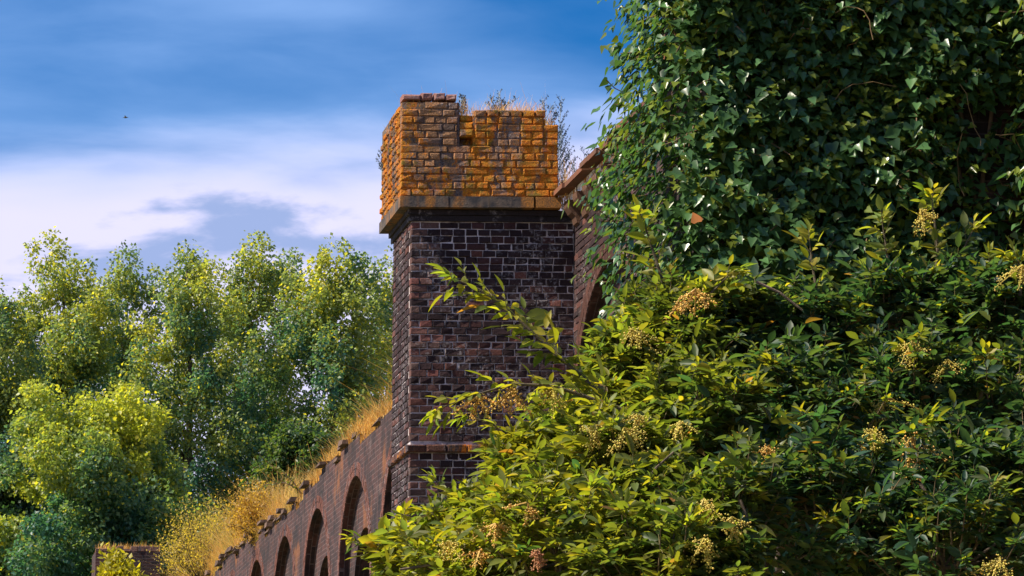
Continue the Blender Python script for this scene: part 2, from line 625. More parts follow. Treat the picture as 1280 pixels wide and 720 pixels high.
def brick_piece(u0, u1, v0, v1, z0, z1, face, r, rough=0.004, cham=0.007):
    """a worn brick in plan coordinates, its showing face towards -v ('f') or -u ('l'); returns centre, verts, faces"""
    c = ((u0 + u1) / 2, (v0 + v1) / 2, (z0 + z1) / 2)
    j = lambda s=rough: r.uniform(-s, s)
    if face == 'f':
        lo, hi, dep0, dep1 = u0, u1, v0, v1
        mk = lambda a, d, z: (a, d, z)
    else:
        lo, hi, dep0, dep1 = v1, v0, u0, u1
        mk = lambda a, d, z: (d, a, z)
    s = 1 if hi > lo else -1
    back = [mk(lo, dep1, z0), mk(hi, dep1, z0), mk(hi, dep1, z1), mk(lo, dep1, z1)]
    q = [(lo, z0), (hi, z0), (hi, z1), (lo, z1)]
    rim = [mk(a + j() * 0.6, dep0 + cham + abs(j()), z + j() * 0.6) for a, z in q]
    cx, cz = (lo + hi) / 2, (z0 + z1) / 2
    fr = []
    tl = j(rough)
    for a, z in q:
        ia = a + (s * cham if a == lo else -s * cham) * r.uniform(0.7, 1.6)
        iz = z + (cham if z == z0 else -cham) * r.uniform(0.6, 1.4)
        fr.append(mk(ia, dep0 + j() + (tl if a == lo else -tl), iz))
    vs = back + rim + fr
    fs = []
    for k in range(4):
        k2 = (k + 1) % 4
        fs.append([k, k2, 4 + k2, 4 + k])
        fs.append([4 + k, 4 + k2, 8 + k2, 8 + k])
    fs.append([8, 9, 10, 11])
    W = [uvz(*p) for p in vs]
    C = Vector(uvz(*c))
    return C, W, fs


def add_brick_object(piece, tint, mat, parent, name='brick'):
    C, W, fs = piece
    loc = [tuple(Vector(w) - C) for w in W]
    me = mesh_np(name, np.array(loc), fs, mat, np.array([tint] * len(loc)))
    o = bpy.data.objects.new(name, me)
    COL.objects.link(o)
    o.parent = parent
    o.matrix_parent_inverse = parent_inv(parent)
    o.location = C
    return o


# coping, cornice and corbels of the near side
def near_coping():
    r = random.Random(5)
    cor = MB()
    cor.box(-0.10, 0.35, V_NEAR, -0.14, Z_RIGHT - 0.02, Z_RIGHT + 0.075)
    cor.obj('cornice', M['brick_some'], viaduct)
    v = -0.16
    while v > -12.9:                                    # rounded corbel brackets under the coping
        b = MB()
        w = 0.21
        prof = [(0.002, -0.30), (-0.04, -0.27), (-0.06, -0.20), (-0.10, -0.16), (-0.14, -0.09), (-0.15, -0.022), (0.002, -0.022)]
        vsx = [uvz(p[0], v, Z_RIGHT + p[1]) for p in prof] + [uvz(p[0], v - w, Z_RIGHT + p[1]) for p in prof]
        n = len(prof)
        fs = [list(range(n))[::-1], [n + k for k in range(n)]] + [[k, (k + 1) % n, n + (k + 1) % n, n + k] for k in range(n)]
        s = r.uniform(0.7, 1.2)
        b.add(vsx, fs, (0.085 * s, 0.045 * s, 0.028 * s))
        b.obj('corbel', M['brick'], viaduct)
        v -= 0.48
    v = -0.13
    while v > -12.9:                                    # red coping tiles, each slightly out of line
        w = r.uniform(0.40, 0.46)
        b = MB()
        dz = r.uniform(-0.012, 0.012)
        o = r.uniform(-0.02, 0.02)
        k = r.uniform(0.7, 1.25)
        z0 = Z_RIGHT + 0.078 + dz
        pr = [(-0.24 + o, 0.0), (0.30, 0.05), (0.30, 0.12), (-0.24 + o, 0.055)]
        vv = [uvz(p[0], v, z0 + p[1]) for p in pr] + [uvz(p[0], v - w + 0.012, z0 + p[1]) for p in pr]
        b.add(vv, [[0, 1, 2, 3][::-1], [4, 5, 6, 7]] + [[k2, (k2 + 1) % 4, 4 + (k2 + 1) % 4, 4 + k2] for k2 in range(4)], (k, k, k))
        b.obj('coping_tile', M['tile'], viaduct)
        v -= w


near_coping()


def left_coping():
    r = random.Random(9)
    v = 9.0
    while v < 52:
        w = r.choice([0.45, 0.5, 0.6, 0.7])
        px = project([uvz(0, v, Z_LEFT)])[0][0]
        keep = r.random() < (0.85 if 275 < px < 370 else 0.45)
        if keep:
            z = z_head(v + w / 2)
            b = MB()
            dz = r.uniform(0, 0.05)
            o = r.uniform(-0.05, 0.06)
            h = r.uniform(0.07, 0.12)
            k = r.uniform(0.6, 1.2)
            tl = r.uniform(-0.05, 0.05)
            us = (-0.08 + o, 0.30 + o)
            vv = []
            for vx in (v, v + w * 0.93):
                for (u, zz) in ((us[0], 0.0), (us[1], 0.02), (us[1], h), (us[0] + 0.02, h - 0.02)):
                    vv.append(uvz(u + r.uniform(-.012, .012), vx, z + 0.004 + dz + zz + (tl if vx > v else 0) * (zz > 0.03)))
            b.add(vv, [[3, 2, 1, 0], [4, 5, 6, 7]] + [[q, (q + 1) % 4, 4 + (q + 1) % 4, 4 + q] for q in range(4)], (k, k * 0.95, k * 0.9))
            b.obj('coping_stone', M['stone'], viaduct)
        v += w


left_coping()

# pieces of brickwork one by one on the near wall strip between turret and ivy
def near_wall_bricks():
    r = random.Random(21)
    st = MB()
    c0 = V_ARCH0 + ARCH_STEP * math.floor((-3.4 - V_ARCH0) / ARCH_STEP + 0.5)
    z = EYE + 4.2
    row = 0
    while z + 0.08 < Z_RIGHT - 0.03:
        v = -0.005 - (0.115 if row % 2 else 0.0)
        while v > -3.4:
            w = 0.235
            va, vb = v - w + 0.012, v
            ok = True
            for cc in [V_ARCH0 + k * ARCH_STEP for k in range(-14, 3)]:
                for x in (va, vb):
                    if (x - cc) ** 2 + max(0, z + 0.07 - (PEAK - ARCH_R)) ** 2 < (ARCH_R + 0.24) ** 2: ok = False
            if ok:
                d = r.uniform(0.004, 0.012)
                C, W, fs = brick_piece(-d, 0.03, va, vb, z + 0.005, z + 0.072, 'l', r, 0.003)
                st.add(W, fs, brick_tint(r))
            v -= w
        z += 0.08
        row += 1
    st.obj('bricks', M['brick'], viaduct, kind='stuff')


near_wall_bricks()

# ------------------------------------------------------------------ the turret
U_L = -1.82


def build_turret():
    r = random.Random(3)
    T = thing('brick_turret', uvz(U_L / 2, 0.65, 0), 'tall sooty brick turret with orange lichen-covered parapet block, rising above the viaduct', 'turret')
    zb0 = z_at(260, -0.13, -1)       # underside of the parapet block
    zb1 = z_at(245.5, -0.13, -1)     # top of its stone band
    ztop = z_at(122, -0.13, -1.8)
    zmid = z_at(139, -0.13, -0.8)
    zlow = z_at(153, -0.13, -0.3)
    znotch = z_at(176, -0.13, -1.2)
    zs1 = z_at(556, 0, -1.7)         # string course
    zs0 = z_at(566, 0, -1.7)
    VB = 1.30                        # depth along the viaduct
    # mortar cores
    c = MB()
    c.box(U_L + 0.012, -0.001, 0.012, VB, 0.0, zb0 - 0.10)
    c.obj('shaft_core', M['mortar'], T)
    mpx = pxm(35)
    cu0, cu1 = -1.955, -0.195
    cv0, cv1 = -0.13, VB + 0.10

    def u_of(px):
        return cu0 + (px - 497.0) / (696.0 - 497.0) * (cu1 - cu0)
    c = MB()
    n0, n1 = u_of(569), u_of(590)
    e = 0.018
    c.box(cu0 + e, n0 + e, cv0 + e, cv1 - e, zb1, ztop - 0.05)
    c.box(n0 + e + 0.001, n1 - e, cv0 + 0.16, cv1 - e - 0.001, zb1, zmid - 0.03)
    c.box(n1 - e + 0.001, u_of(680) - e, cv0 + e, cv1 - e, zb1, zmid - 0.05)
    c.box(u_of(680) - e + 0.001, cu1 - e, cv0 + e, cv1 - e - 0.001, zb1, zlow - 0.05)
    c.box(n0 + e + 0.001, n1 - e - 0.001, cv0 + e + 0.001, cv0 + 0.108, zb1, znotch - 0.05)
    c.t = [(0.13, 0.095, 0.07)] * len(c.t)
    c.obj('parapet_core', M['brick_lichen'], T)
    # stone band under the parapet, in worn lengths, and the corbel course that carries it
    ub = [cu0 - 0.008, -1.42, -0.97, -0.452, cu1 + 0.03]
    for k in range(4):
        b = MB()
        gap = 0.022 if k == 2 else 0.003
        d = r.uniform(-0.004, 0.006)
        b.box(ub[k] + 0.002, ub[k + 1] - gap, cv0 - 0.010 + d, cv1 + 0.01 - d, zb0 + r.uniform(0, .008), zb1 - 0.003, (r.uniform(.8, 1.1),) * 3)
        me = b.obj('band_stone', M['band'], T)
    b = MB()
    b.box(U_L - 0.040, -0.08, -0.040, VB + 0.06, zb0 - 0.062, zb0 - 0.004, (0.02, 0.016, 0.018))  # shade under the band painted into both courses by a darkened tint
    b.box(U_L - 0.018, -0.04, -0.020, VB + 0.03, zb0 - 0.13, zb0 - 0.066, (0.02, 0.016, 0.018))
    b.obj('corbel_course', M['brick'], T)
    # string course of projecting bricks lower down
    pieces = []                       # (priority, piece, tint, mat)
    w = U_L - 0.04
    u = w
    while u < -0.02:
        p = brick_piece(u, min(u + 0.215, -0.004), -0.045 + r.uniform(-.006, .006), 0.10, zs0 + 0.004, zs1, 'f', r, 0.006, 0.012)
        pieces.append((1, p, (0.085, 0.038, 0.028), 'brick_some'))
        u += 0.225
    v = 0.105
    while v < VB:
        p = brick_piece(U_L - 0.04 + r.uniform(-.006, .006), U_L + 0.06, v, v + 0.13, zs0 + 0.004, zs1, 'l', r, 0.006, 0.012)
        pieces.append((3, p, (0.085, 0.038, 0.028), 'brick_some'))
        v += 0.14
    # shaft bricks
    P = 0.0795
    z = zb0 - 0.135 - P
    row = 0
    while z > EYE + 1.0:
        if zs0 - P * 0.9 < z < zs1 - 0.006:
            z = zs0 - P
            row += 1
        u = U_L
        first = (0.108 if row % 2 == 0 else 0.196)
        k = 0
        while u < -0.03:
            wd = first if k == 0 else (0.140 if r.random() > 0.10 else 0.215)
            wd += r.uniform(-0.006, 0.006)
            u2 = min(u + wd, 0.0)
            if -0.001 - u2 < 0.05: u2 = -0.001
            dv = r.uniform(-0.003, 0.005)
            g1, g2 = r.uniform(0.002, 0.008), r.uniform(0.002, 0.008)
            p = brick_piece(u + g1, u2 - g2, dv, 0.10, z + 0.004 + r.uniform(-.002, .002), z + P - 0.005 + r.uniform(-.003, .003), 'f', r, 0.006)
            t = brick_tint(r)
            if u < -1.55 and r.random() < 0.45: t = (0.10 * r.uniform(.7, 1.2), 0.045, 0.04)
            pieces.append((2, p, t, 'brick'))
            u = u2
            k += 1
        v = 0.105 + (0.06 if row % 2 else 0)
        while v < VB - 0.02:
            wd = 0.225 if row % 2 else 0.14
            v2 = min(v + wd, VB)
            p = brick_piece(U_L + r.uniform(-.004, .005), U_L + 0.08, v + 0.004, v2 - 0.006, z + 0.005, z + P - 0.005, 'l', r, 0.003)
            pieces.append((4, p, brick_tint(r), 'brick'))
            v = v2
        z -= P
        row += 1
    # parapet bricks
    P = 0.0828
    z = zb1 + 0.001
    row = 0
    while z < ztop - 0.02:
        u = cu0
        k = 0
        while u < cu1 - 0.02:
            stretch = (row % 3 == 0) if r.random() < 0.75 else (r.random() < 0.4)
            wd = 0.262 if stretch else 0.131
            if k == 0 and row % 2: wd = 0.19
            wd += r.uniform(-0.012, 0.012)
            u2 = min(u + wd, cu1)
            if cu1 - u2 < 0.06: u2 = cu1
            hi = zlow if u2 > u_of(682) else zmid
            if u < n0: hi = ztop
            for edge, left_z, right_z in ((n0, ztop, znotch), (n1, znotch, zmid), (u_of(680), zmid, zlow)):
                if u < edge - 0.01 < u2 - 0.02 and z + P > min(left_z, right_z) + 0.02:
                    u2 = edge
            mid = (u + u2) / 2
            hi = ztop if mid < n0 else (znotch if mid < n1 else (zmid if mid < u_of(680) else zlow))
            if z + P <= hi + 0.03:
                er = r.uniform(-0.002, 0.008) + (0.022 if r.random() < 0.04 else 0)
                jz = r.uniform(-.004, .004)
                p = brick_piece(u + 0.005, u2 - 0.005, cv0 + er, cv0 + 0.10, z + 0.003 + jz, z + P - 0.005 + jz, 'f', r, 0.006, 0.010)
                pieces.append((0, p, brick_tint(r, 'lichen'), 'brick_lichen'))
            u = u2
            k += 1
        v = cv0 + 0.105
        ht = ztop - (0.0 if row < 99 else 0)
        while v < cv1 - 0.03:
            v2 = min(v + 0.14, cv1)
            drop = 0.09 * math.floor((v - cv0) / 0.42)
            if z + P <= ztop + 0.03 - drop * 0.7:
                p = brick_piece(cu0 + r.uniform(-.006, .012), cu0 + 0.10, v + 0.004, v2 - 0.007, z + 0.004, z + P - 0.007, 'l', r, 0.008, 0.013)
                pieces.append((3, p, brick_tint(r, 'lichen'), 'brick_lichen2'))
            v = v2
        z += P
        row += 1
    # loose top course bricks and the stub of brickwork standing in the notch
    for (a, b_, dz, hh) in ((499, 522, 0.0, .062), (523, 537, 0.014, .07), (539, 553, 0.016, .07), (554, 567, 0.004, .06)):
        p = brick_piece(u_of(a), u_of(b_), cv0 + r.uniform(-.004, .02), cv0 + 0.2, ztop - 0.022 + dz * .3, ztop - 0.022 + hh + dz, 'f', r, 0.008, 0.015)
        pieces.append((0, p, (0.20, 0.10, 0.085), 'brick'))
    zz = z_at(171, -0.13, -1.2)
    for k, hgt in enumerate((0.085, 0.085, 0.08)):
        p = brick_piece(u_of(571.5), u_of(588.5), cv0 - 0.016 + 0.03 * k, cv0 + 0.16, zz + 0.003, zz + hgt, 'f', r, 0.006, 0.016)
        pieces.append((0, p, (0.85, 0.42, 0.05), 'brick_lichen2'))
        zz += hgt + 0.004
    # the three hundred that show largest become parts, the rest one mass
    vis = []
    rest = {}
    for pr, p, t, mk in pieces:
        q = project([p[0]])
        x, y = q[0][0], q[1][0]
        seen = pr <= 2 and -5 < y < 640 and not (x > 600 + max(0, (430 - y)) * 1.2 and y > 470)
        if pr == 0: vis.append((0, p, t, mk))
        elif pr == 1 and seen: vis.append((1, p, t, mk))
        elif pr == 2 and seen: vis.append((2 + (x - 510) / 220 + abs(y - 400) / 400, p, t, mk))
        else: rest.setdefault(mk, []).append((p, t))
    vis.sort(key=lambda a: a[0])
    for q in vis[:300]:
        add_brick_object(q[1], q[2], M[q[3]], T)
    for q in vis[300:]:
        rest.setdefault(q[3], []).append((q[1], q[2]))
    for mk, lst in rest.items():
        st = MB()
        for p, t in lst:
            st.add(p[1], p[2], t)
        st.obj('bricks', M[mk], T, kind='stuff')
    # dry soil on top of the parapet
    b = MB()
    nu, nv = 14, 10
    vs = []
    for i in range(nu + 1):
        for j in range(nv + 1):
            u = cu0 + 0.13 + (cu1 - 0.05 - cu0 - 0.13) * i / nu
            v = cv0 + 0.12 + (cv1 - cv0 - 0.16) * j / nv
            lim = ztop if u < n0 else (zmid if u < u_of(680) else zlow)
            base = (zmid - 0.02) if u < n0 else lim - 0.03
            edge = min(i, nu - i, j, nv - j)
            vs.append(uvz(u, v, base + (0.05 * r.random() if edge else -0.05)))
    fs = []
    for i in range(nu):
        for j in range(nv):
            a = i * (nv + 1) + j
            fs.append([a, a + nv + 1, a + nv + 2, a + 1])
    b.add(vs, fs)
    b.obj('soil', M['soil'], T)
    return T, dict(ztop=ztop, zmid=zmid, zlow=zlow, cu0=cu0, cu1=cu1, cv0=cv0, cv1=cv1, u_of=u_of, zb0=zb0)


def band_mat():
    m, t = new_mat('lichen stone band')
    pos = t.n('ShaderNodeNewGeometry').outputs['Position']
    n = t.noise(pos, 11.0, 6.0, 0.65)
    f = t.noise(pos, 70.0, 4.0, 0.65)
    c = t.mix(t.ramp(n, 0.35, 0.62), (0.03, 0.027, 0.03), (0.11, 0.08, 0.06))
    sx = t.n('ShaderNodeSeparateXYZ'); t.t.links.new(pos, sx.inputs[0])
    lm = t.ramp(t.noise(t.mapping(pos, scale=(3.0, 3.0, 1.0), loc=(5.1, 0, 0)), 1.0, 5.0, 0.6), 0.44, 0.60)
    c = t.mix(t.math('MULTIPLY', lm, 0.85), c, t.mix(t.ramp(f, 0.35, 0.65), (0.50, 0.18, 0.015), (0.16, 0.08, 0.02)))
    b = t.n('ShaderNodeBsdfPrincipled', i_Base_Color=c, i_Roughness=0.9)
    bp = t.n('ShaderNodeBump', i_Strength=0.8, i_Distance=0.01, i_Height=t.math('ADD', f, n))
    t.t.links.new(bp.outputs[0], b.inputs['Normal'])
    finish(t, b.outputs[0])
    return m


M['band'] = band_mat()
M['brick_lichen2'] = brick_piece_mat('thickly crusted brick', 1.9)
turret, TI = build_turret()


# far turret of the same kind, and the ivy-grown pier nearer the camera
def far_turret():
    v0 = wall_v(207)
    T = thing('brick_turret', uvz(-0.9, v0 + 0.65, 0), 'small far-off brick turret behind the yellow shrub at lower left', 'turret')
    za, zb, zt = EYE + 7.4, EYE + 7.55, EYE + 8.75
    b = MB(); b.box(U_L, -0.002, v0, v0 + 1.3, 0, za - 0.1); b.obj('shaft', M['wall'], T)
    b = MB(); b.box(U_L - 0.13, -0.2, v0 - 0.13, v0 + 1.4, zb, zt); b.obj('parapet', M['wall'], T)
    b = MB(); b.box(U_L - 0.15, -0.18, v0 - 0.15, v0 + 1.42, za, zb - 0.002); b.obj('band_stone', M['band'], T)
    b = MB(); b.box(U_L - 0.06, -0.1, v0 - 0.06, v0 + 1.35, za - 0.098, za - 0.002, (0.05, 0.04, 0.04)); b.obj('corbel_course', M['brick'], T)
    r = random.Random(2)
    for k in range(9):
        u = U_L - 0.13 + 0.19 * k
        p = brick_piece(u + .004, u + .18, v0 - 0.14, v0 + 0.1, zt + 0.002, zt + r.choice([.07, .07, .14]), 'f', r, 0.008)
        add_brick_object(p, (0.16, 0.09, 0.07), M['brick_some'], T)
    return v0, zt


FT_V, FT_Z = far_turret()

PIER_V, PIER_U = -14.5, -2.15
pm = MB()
pm.box(PIER_U, -0.002, PIER_V, PIER_V + 1.3, 0, EYE + 9.6)
pm.obj('pier', M['wall'], viaduct)

# ------------------------------------------------------------------ leaves
def leaf_template(kind):
    """x across, y along (0..1), z up; returns verts, tri faces"""
    if kind == 'ivy':
        out = [(0, 0.02), (0.30, -0.06), (0.50, 0.14), (0.36, 0.42), (0.22, 0.66), (0, 1.0),
               (-0.22, 0.66), (-0.36, 0.42), (-0.50, 0.14), (-0.30, -0.06)]
        mid = [(0, 0.30), (0, 0.62)]
        v = [(x, y, 0.16 * abs(x) - 0.14 * y * y) for x, y in out] + [(x, y, -0.05 - 0.12 * y * y) for x, y in mid]
        a, b = 10, 11
        f = [(0, 1, a), (1, 2, a), (2, 3, a), (3, b, a), (3, 4, b), (4, 5, b), (5, 6, b), (6, 7, b), (7, a, b), (7, 8, a), (8, 9, a), (9, 0, a)]
    elif kind == 'elder':
        out = [(0, 0), (0.13, 0.18), (0.19, 0.42), (0.14, 0.70), (0, 1.0), (-0.14, 0.70), (-0.19, 0.42), (-0.13, 0.18)]
        mid = [(0, 0.2), (0, 0.45), (0, 0.72)]
        v = [(x, y, 0.35 * abs(x) - 0.16 * y * y) for x, y in out] + [(x, y, -0.02 - 0.16 * y * y) for x, y in mid]
        f = [(0, 1, 8), (1, 2, 9), (1, 9, 8), (2, 3, 10), (2, 10, 9), (3, 4, 10), (4, 5, 10), (5, 6, 9), (5, 9, 10), (6, 7, 8), (6, 8, 9), (7, 0, 8)]
    else:                              # a small tree leaf, two folded halves
        v = [(0, 0, 0), (0.36, 0.45, 0.10), (0, 1.0, -0.05), (-0.36, 0.45, 0.10)]
        f = [(0, 1, 2), (0, 2, 3)]
    return np.array(v, float), np.array(f, int)


def norm(a):
    return a / np.maximum(np.linalg.norm(a, axis=1, keepdims=True), 1e-9)


class LeafSet:
    def __init__(self):
        self.p, self.a, self.n, self.l, self.w, self.t = [], [], [], [], [], []

    def add(self, p, a, n, l, w, t):
        """arrays: base point, axis to the tip, normal, length, width factor, tint"""
        self.p.append(np.atleast_2d(p)); self.a.append(np.atleast_2d(a)); self.n.append(np.atleast_2d(n))
        self.l.append(np.atleast_1d(l)); self.w.append(np.atleast_1d(w)); self.t.append(np.atleast_2d(t))

    def arrays(self):
        p, a, n = np.concatenate(self.p), norm(np.concatenate(self.a)), np.concatenate(self.n)
        n = norm(n - a * (n * a).sum(1, keepdims=True))
        x = np.cross(a, n)
        return p, a, n, x, np.concatenate(self.l), np.concatenate(self.w), np.concatenate(self.t)


def leaves_mesh(name, arr, kind, mat, pick=None, curl=0.0):
    p, a, n, x, l, w, t = arr
    if pick is not None:
        p, a, n, x, l, w, t = (q[pick] for q in (p, a, n, x, l, w, t))
    tv, tf = leaf_template(kind)
    N, K = len(p), len(tv)
    cv = nrg.uniform(0.4, 1.8, N)
    L = l[:, None, None]
    V = (p[:, None, :] + x[:, None, :] * (tv[None, :, 0:1] * w[:, None, None] * L)
         + a[:, None, :] * (tv[None, :, 1:2] * L) + n[:, None, :] * (tv[None, :, 2:3] * cv[:, None, None] * L))
    F = (tf[None] + (np.arange(N) * K)[:, None, None]).reshape(-1, 3)
    return mesh_np(name, V.reshape(-1, 3), F, mat, np.repeat(t, K, axis=0), smooth=(kind != 'tree'))


def leaf_objects(arr, idx, kind, mat, parent, nvar=24):
    """single leaves as parts, sharing a few meshes with different tints"""
    p, a, n, x, l, w, t = arr
    tv, tf = leaf_template(kind)
    order = np.argsort(t[idx].sum(1))
    ranks = np.empty(len(idx), int); ranks[order] = np.arange(len(idx))
    bins = (ranks * nvar) // len(idx)
    meshes = {}
    for q, i in enumerate(idx):
        b = bins[q]
        if b not in meshes:
            vv = tv.copy(); vv[:, 2] *= 0.7 + 0.08 * (b % 9)
            meshes[b] = mesh_np('leaf', vv, tf, mat, np.repeat(t[i][None], len(tv), axis=0), smooth=True)
        o = bpy.data.objects.new('leaf', meshes[b])
        COL.objects.link(o)
        o.parent = parent
        o.matrix_parent_inverse = parent_inv(parent)
        m = Matrix.Identity(4)
        for r_ in range(3):
            m[r_][0] = x[i][r_] * l[i] * w[i]; m[r_][1] = a[i][r_] * l[i]; m[r_][2] = n[i][r_] * l[i]; m[r_][3] = p[i][r_]
        o.matrix_basis = m


def front_leaves(arr, count, cell, zone, blockers=None):
    """indices of the leaves that show largest: nearest one of each picture cell inside a zone"""
    p, a, n, x, l, w, t = arr
    c = p + a * (l * 0.5)[:, None]
    px, py, dep = project(c)
    best = {}
    for i in range(len(p)):
        if not zone(px[i], py[i]): continue
        k = (int(px[i] // cell), int(py[i] // cell))
        facing = abs(n[i][1])
        sc = dep[i] - 0.25 * facing
        if k not in best or sc < best[k][0]: best[k] = (sc, i)
    ids = [v[1] for v in best.values()]
    ids.sort(key=lambda i: -(l[i] ** 2) * w[i] * (0.2 + abs(n[i][1])) / dep[i] ** 2)
    return np.array(ids[:count], int)


def fnoise(p, seed=0.0):
    """cheap smooth 3-D noise, about -1..1"""
    p = np.asarray(p)
    s = 0
    for k, (f, ax) in enumerate(((1.0, (1.0, 0.3, 0.7)), (1.7, (-0.6, 1.1, 0.4)), (2.3, (0.5, -0.9, 1.2)), (3.9, (1.3, 0.8, -0.5)))):
        s = s + np.sin(f * (p[:, 0] * ax[0] + p[:, 1] * ax[1] + p[:, 2] * ax[2]) * 2.1 + seed * 3.7 + k * 1.9) / (1 + 0.5 * k)
    return s / 2.1


# ------------------------------------------------------------------ ivy
def build_ivy():
    base = uvz(-1.0, PIER_V - 0.1, 0)
    ivy = thing('ivy', base, 'dense dark glossy ivy covering the near end of the viaduct at upper right', 'ivy')
    LS = LeafSet()
    stems = MB()
    r = np.random.default_rng(5)
    UP = np.array([0, 0, 1.0])
    nF = np.array([DU[1], -DU[0], 0.0])          # outward from the flank, towards the camera
    nL = np.array([-DV[1], DV[0], 0.0])          # outward from the wall face, to the left
    faces = []
    # (count, u-range, v-range, z-range, normal)
    Z0, Z1 = EYE + 1.0, EYE + 8.2
    Z2 = EYE + 9.8
    faces.append((8200, (PIER_U - 0.20, 0.0), (PIER_V, PIER_V), (Z0 + 0.6, Z1 - 0.6), nF))
    faces.append((2000, (PIER_U, PIER_U), (PIER_V - 0.15, PIER_V + 1.3), (Z0, Z1), nL))
    faces.append((1500, (0.0, 0.0), (PIER_V - 4.0, PIER_V), (Z0, Z1 - 0.6), nL))
    faces.append((300, (-0.1, 0.0), (PIER_V + 1.3, -6.0), (EYE + 3.5, EYE + 7.6), nL))
    faces.append((400, (PIER_U - 0.03, 0.0), (PIER_V, PIER_V), (Z1 - 0.6, Z2), nF))
    faces.append((300, (PIER_U, PIER_U), (PIER_V, PIER_V + 1.3), (Z1, Z2), nL))
    faces.append((300, (PIER_U, 0.0), (PIER_V, PIER_V + 1.3), (Z2 - 0.2, Z2), np.array([0, 0, 1.0]) * 0.9 + nF * 0.1))
    for cnt, ur, vr, zr, nn in faces:
        P = np.stack([r.uniform(*ur, cnt), r.uniform(*vr, cnt), r.uniform(*zr, cnt)], 1)
        W = uvz_arr(P)
        th = 0.19 + 0.22 * fnoise(W * 1.25, 2.0) + 0.12 * fnoise(W * 3.1, 5.0)
        th = np.clip(th, 0.02, 0.58) * np.interp(P[:, 0], [-9, -0.75, -0.25, 9], [1, 1, 0.35, 0.35]) + 0.20 * np.exp(-((W[:, 2] - EYE - 4.05) / 0.75) ** 2) * np.interp(P[:, 0], [-9, -1.9, -1.3, 9], [1, 1, 0, 0])
        for i in range(cnt):
            if nn is nF and P[i, 0] > -0.62 and abs(W[i, 2] - EYE - 4.35) < 0.75 and r.random() < 0.75: continue
            # a shoot that grows out of the mass and then hangs
            k = r.integers(4, 8)
            b = W[i] + nn * r.uniform(0.1, 1.0) * th[i]
            side = np.cross(UP, nn) + 1e-6
            d = nn * r.uniform(0.3, 1.0) + side * r.normal(0, 0.5) + UP * r.uniform(-0.5, 0.6)
            d /= np.linalg.norm(d)
            pts = [b.copy()]
            q = b.copy()
            out = th[i]
            tip_y = r.random()
            shade = np.clip(r.normal(1.0, 0.22), 0.5, 1.7)
            for j in range(k):
                d = d + UP * -0.07 + r.normal(0, 0.22, 3)
                d /= np.linalg.norm(d)
                q = q + d * 0.045
                pts.append(q.copy())
                la = (-UP * r.uniform(0.1, 1.0) + nn * r.uniform(0.1, 0.9) + side * r.normal(0, 0.65))
                ln = nn * r.uniform(0.4, 1.0) + UP * r.uniform(0.3, 1.1) + side * r.normal(0, 0.35)
                young = j > k - 4 and tip_y > 0.50
                if young:
                    c = np.array([0.165, 0.205, 0.030]) * r.uniform(0.7, 1.3)
                else:
                    c = np.array([0.066, 0.138, 0.050]) * shade * r.uniform(0.7, 1.35)
                LS.add(q + r.normal(0, 0.012, 3), la, ln, r.uniform(0.044, 0.096) * (0.75 if young else 1.0), r.uniform(0.75, 1.1), c)
            if i % 6 == 0:
                stems.tube([tuple(x) for x in pts[::2]], [0.004] * len(pts[::2]), 4, (0.9, 0.8, 0.55))
    # bare trailing stems
    for k in range(22):
        v = r.uniform(PIER_V - 4, PIER_V)
        z = r.uniform(EYE + 3, EYE + 8)
        u = r.uniform(-2.1, -0.1) if k % 2 else 0.0
        p0 = np.array(uvz(u, PIER_V if k % 2 else v, z)) + (nF if k % 2 else nL) * 0.35
        pts = [tuple(p0)]
        d = r.normal(0, 1, 3)
        for j in range(6):
            d = d + np.array([0, 0, -0.35]) + r.normal(0, 0.4, 3); d /= np.linalg.norm(d)
            p0 = p0 + d * 0.08
            pts.append(tuple(p0))
        stems.tube(pts, [0.0028] * len(pts), 4, (0.9, 0.8, 0.5))
    # woody climbing stems on the brickwork
    for k in range(14):
        u = r.uniform(-1.6, -0.25)
        pts = [uvz(u + 0.10 * math.sin(j * 0.9 + k), PIER_V - 0.03, j * 0.5) for j in range(18)]
        stems.tube(pts, [0.035 - 0.0015 * j for j in range(18)], 6, (0.6, 0.55, 0.5))
    A = LS.arrays()
    poly_y = lambda x: np.interp(x, [700, 760, 820, 850, 900, 960, 1010, 1060, 1110, 1165, 1210, 1280], [430, 420, 380, 330, 320, 330, 290, 300, 250, 240, 290, 300])
    ids = front_leaves(A, 300, 15, lambda x, y: 735 < x < 1278 and 4 < y < poly_y(x))
    mask = np.ones(len(A[0]), bool); mask[ids] = False
    o = bpy.data.objects.new('foliage', leaves_mesh('foliage', A, 'ivy', M['ivy'], mask))
    link(o, ivy); o['kind'] = 'stuff'
    leaf_objects(A, ids, 'ivy', M['ivy'], ivy)
    vtx, fcs = leaf_template('ivy')
    dead = bpy.data.objects.new('leaf', mesh_np('leaf', vtx, fcs, M['ivy'], np.tile([0.55, 0.20, 0.06], (len(vtx), 1)), smooth=True))
    link(dead, ivy)
    dp = at(872, 278, uvz(-0.5, PIER_V, 0)[1] - 0.62)
    dead.matrix_basis = Matrix.Translation(dp) @ Matrix.Rotation(R(75), 4, 'X') @ Matrix.Rotation(R(20), 4, 'Z') @ Matrix.Scale(0.085, 4)
    dead['label'] = 'withered orange ivy leaf'
    stems.obj('stems', M['twig'], ivy, kind='stuff')
    return len(A[0])


n_ivy = build_ivy()


